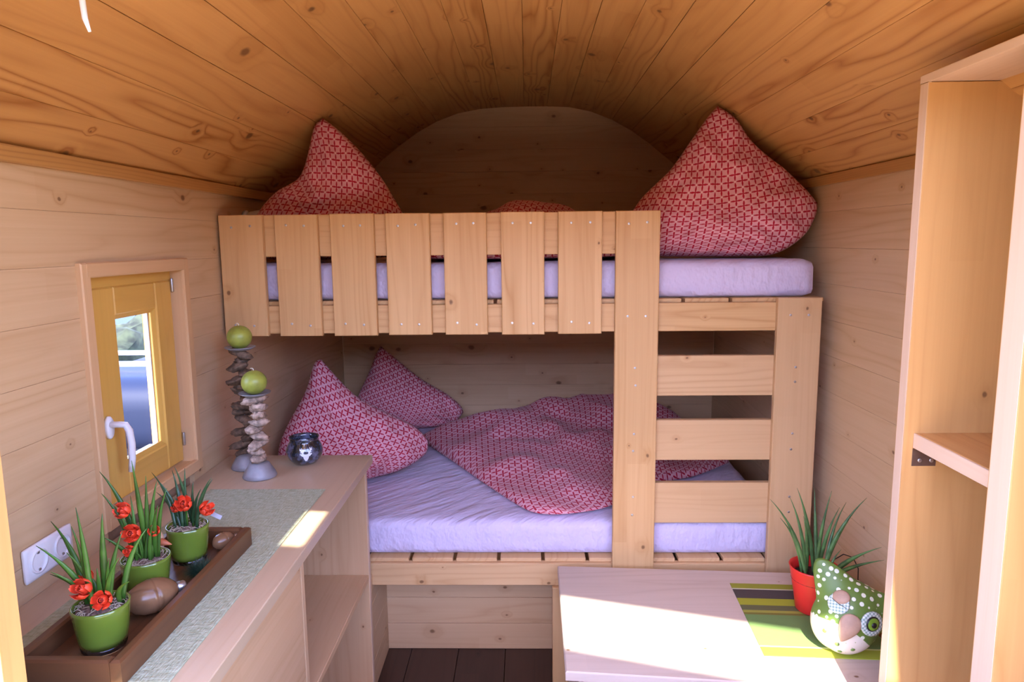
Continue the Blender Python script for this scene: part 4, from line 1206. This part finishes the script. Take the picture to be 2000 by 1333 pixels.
def disc(name, x, z, r, hgt, mat, lift, parent=owl, sx=1.0):
    return link(name, lathe([(r, -0.004), (r, hgt * 0.3), (r * 0.85, hgt * 0.75), (r * 0.5, hgt), (0.0003, hgt * 1.08)], 28), face(x, z, lift) @ Matrix.Scale(sx, 4, (0, 1, 0)), parent, mat)
ep = disc('eye_patch', 0.046, 0.028, 0.032, 0.0035, M['gingham'], 0.001)
disc('iris', 0.046, 0.029, 0.0200, 0.0075, M['black'], 0.0018)
disc('iris', 0.046, 0.029, 0.0186, 0.0085, M['eyegreen'], 0.0019)
disc('pupil', 0.046, 0.0275, 0.0088, 0.0115, M['black'], 0.002)
disc('eye_patch', -0.044, 0.033, 0.027, 0.0035, M['gingham'], 0.001)
disc('eyelid', -0.044, 0.050, 0.0215, 0.007, M['tan'], 0.002, sx=0.85)
lash = [face(-0.044 + x, 0.034 + 0.10 * abs(x) ** 1.1, 0.0095) @ V((0, 0, 0)) for x in (-0.018, -0.012, -0.006, 0, 0.006, 0.012, 0.018)]
link('eyelash', sweep(lash, [0.0007] * 7, 6), None, owl, M['black'])
# beak: rounded downward triangle
bk = []
bf = []
def beak_f(d, p):
    p = p.copy()
    t = (d.z + 1) / 2
    p.x *= 0.25 + 0.95 * t ** 0.7
    return p
link('beak', ball(1.0, 24, 16, (0.029, 0.011, 0.040), beak_f, 'beak'), OM @ T(0.0, -ORY - 0.001, -0.010), owl, M['tan'])
for (x, z) in ((-0.040, -0.052), (0.0, -0.066), (0.040, -0.060), (0.018, -0.084)):
    disc('button', x, z, 0.0058, 0.0022, M['button'], 0.0012)

# dark wire-handled holder behind the owl
wh = thing('wire_holder', 'dark holder with thin wire handle on the table behind the owl', 'holder', (0.955, 2.07, ZB))
link('wire_handle', sweep([(0.935, 2.07, 0.525), (0.933, 2.07, 0.59), (0.945, 2.065, 0.632), (0.970, 2.06, 0.652), (0.995, 2.05, 0.646), (1.008, 2.04, 0.615), (1.010, 2.04, 0.560)], [0.0016] * 7, 8), None, wh, M['black'])
link('body', lathe([(0.026, 0), (0.028, 0.004), (0.033, 0.055), (0.034, 0.058), (0.031, 0.056), (0.004, 0.05)], 24), T(0.972, 2.055, ZB + 0.0005), wh, M['brownleather'])

# ------------------------------------------------------------------ tall open shelf unit at the right
XS = 0.777
su = thing('shelf_unit', 'tall open spruce shelf unit against the wall beside the low table', 'shelf', (0.9, 1.27, 0))
sd = XR - XS - 0.002
ztop = 1.917
zsl = XR - 0.002
def side(y_face, thick, ez, mat=M['shelf']):
    zz = 1.84
    o = board('side_panel', (XS + sd / 2, y_face, ztop / 2), ztop - 0.002, sd, thick, (0, 0, 1), ez, mat, su)
    return o
side(1.420, 0.030, (0, -1, 0))
side(1.098, 0.054, (0, -1, 0))
board('panel_edge', (XS - 0.0005, 1.435, ztop / 2), ztop - 0.001, 0.029, 0.006, (0, 0, 1), (-1, 0, 0), M['edge'], su)
board('panel_edge', (XS - 0.0005, 1.125, ztop / 2), ztop - 0.001, 0.053, 0.006, (0, 0, 1), (-1, 0, 0), M['edge'], su)
board('top_board', (XS + sd / 2 - 0.02, 1.275, ztop + 0.016), 0.352, sd - 0.04, 0.016, (0, 1, 0), (0, 0, 1), M['edge'], su)
board('shelf_board', (XS + sd / 2 + 0.012, 1.286, 1.218), 0.268, sd - 0.024, 0.032, (0, 1, 0), (0, 0, 1), M['shelf'], su)
board('shelf_edge', (XS + 0.0195, 1.286, 1.202), 0.266, 0.031, 0.004, (0, 1, 0), (-1, 0, 0), M['edge'], su)
for z in (0.62, 0.10):
    board('shelf_board', (XS + sd / 2, 1.286, z), 0.268, sd - 0.004, 0.03, (0, 1, 0), (0, 0, 1), M['shelf'], su)
br = board('bracket', (0.822, 1.4195, 1.166), 0.050, 0.038, 0.002, (1, 0, 0), (0, -1, 0), M['brown_metal'], su)
for x in (0.812, 0.836):
    link('screw', scr, T(x, 1.417, 1.160) @ Matrix.Rotation(math.pi / 2, 4, 'X'), br)

# white hook hanging in the doorway
link_o = tag(link('white_hook', sweep([(-0.600, 0.99, 2.19), (-0.600, 0.99, 2.03), (-0.599, 0.99, 1.99), (-0.601, 0.99, 1.955), (-0.599, 0.99, 1.925), (-0.594, 0.99, 1.908)], [0.004, 0.004, 0.004, 0.0042, 0.0038, 0.002], 10), None, None, M['rail']), 'small white hook hanging from the ceiling by the door', 'hook')
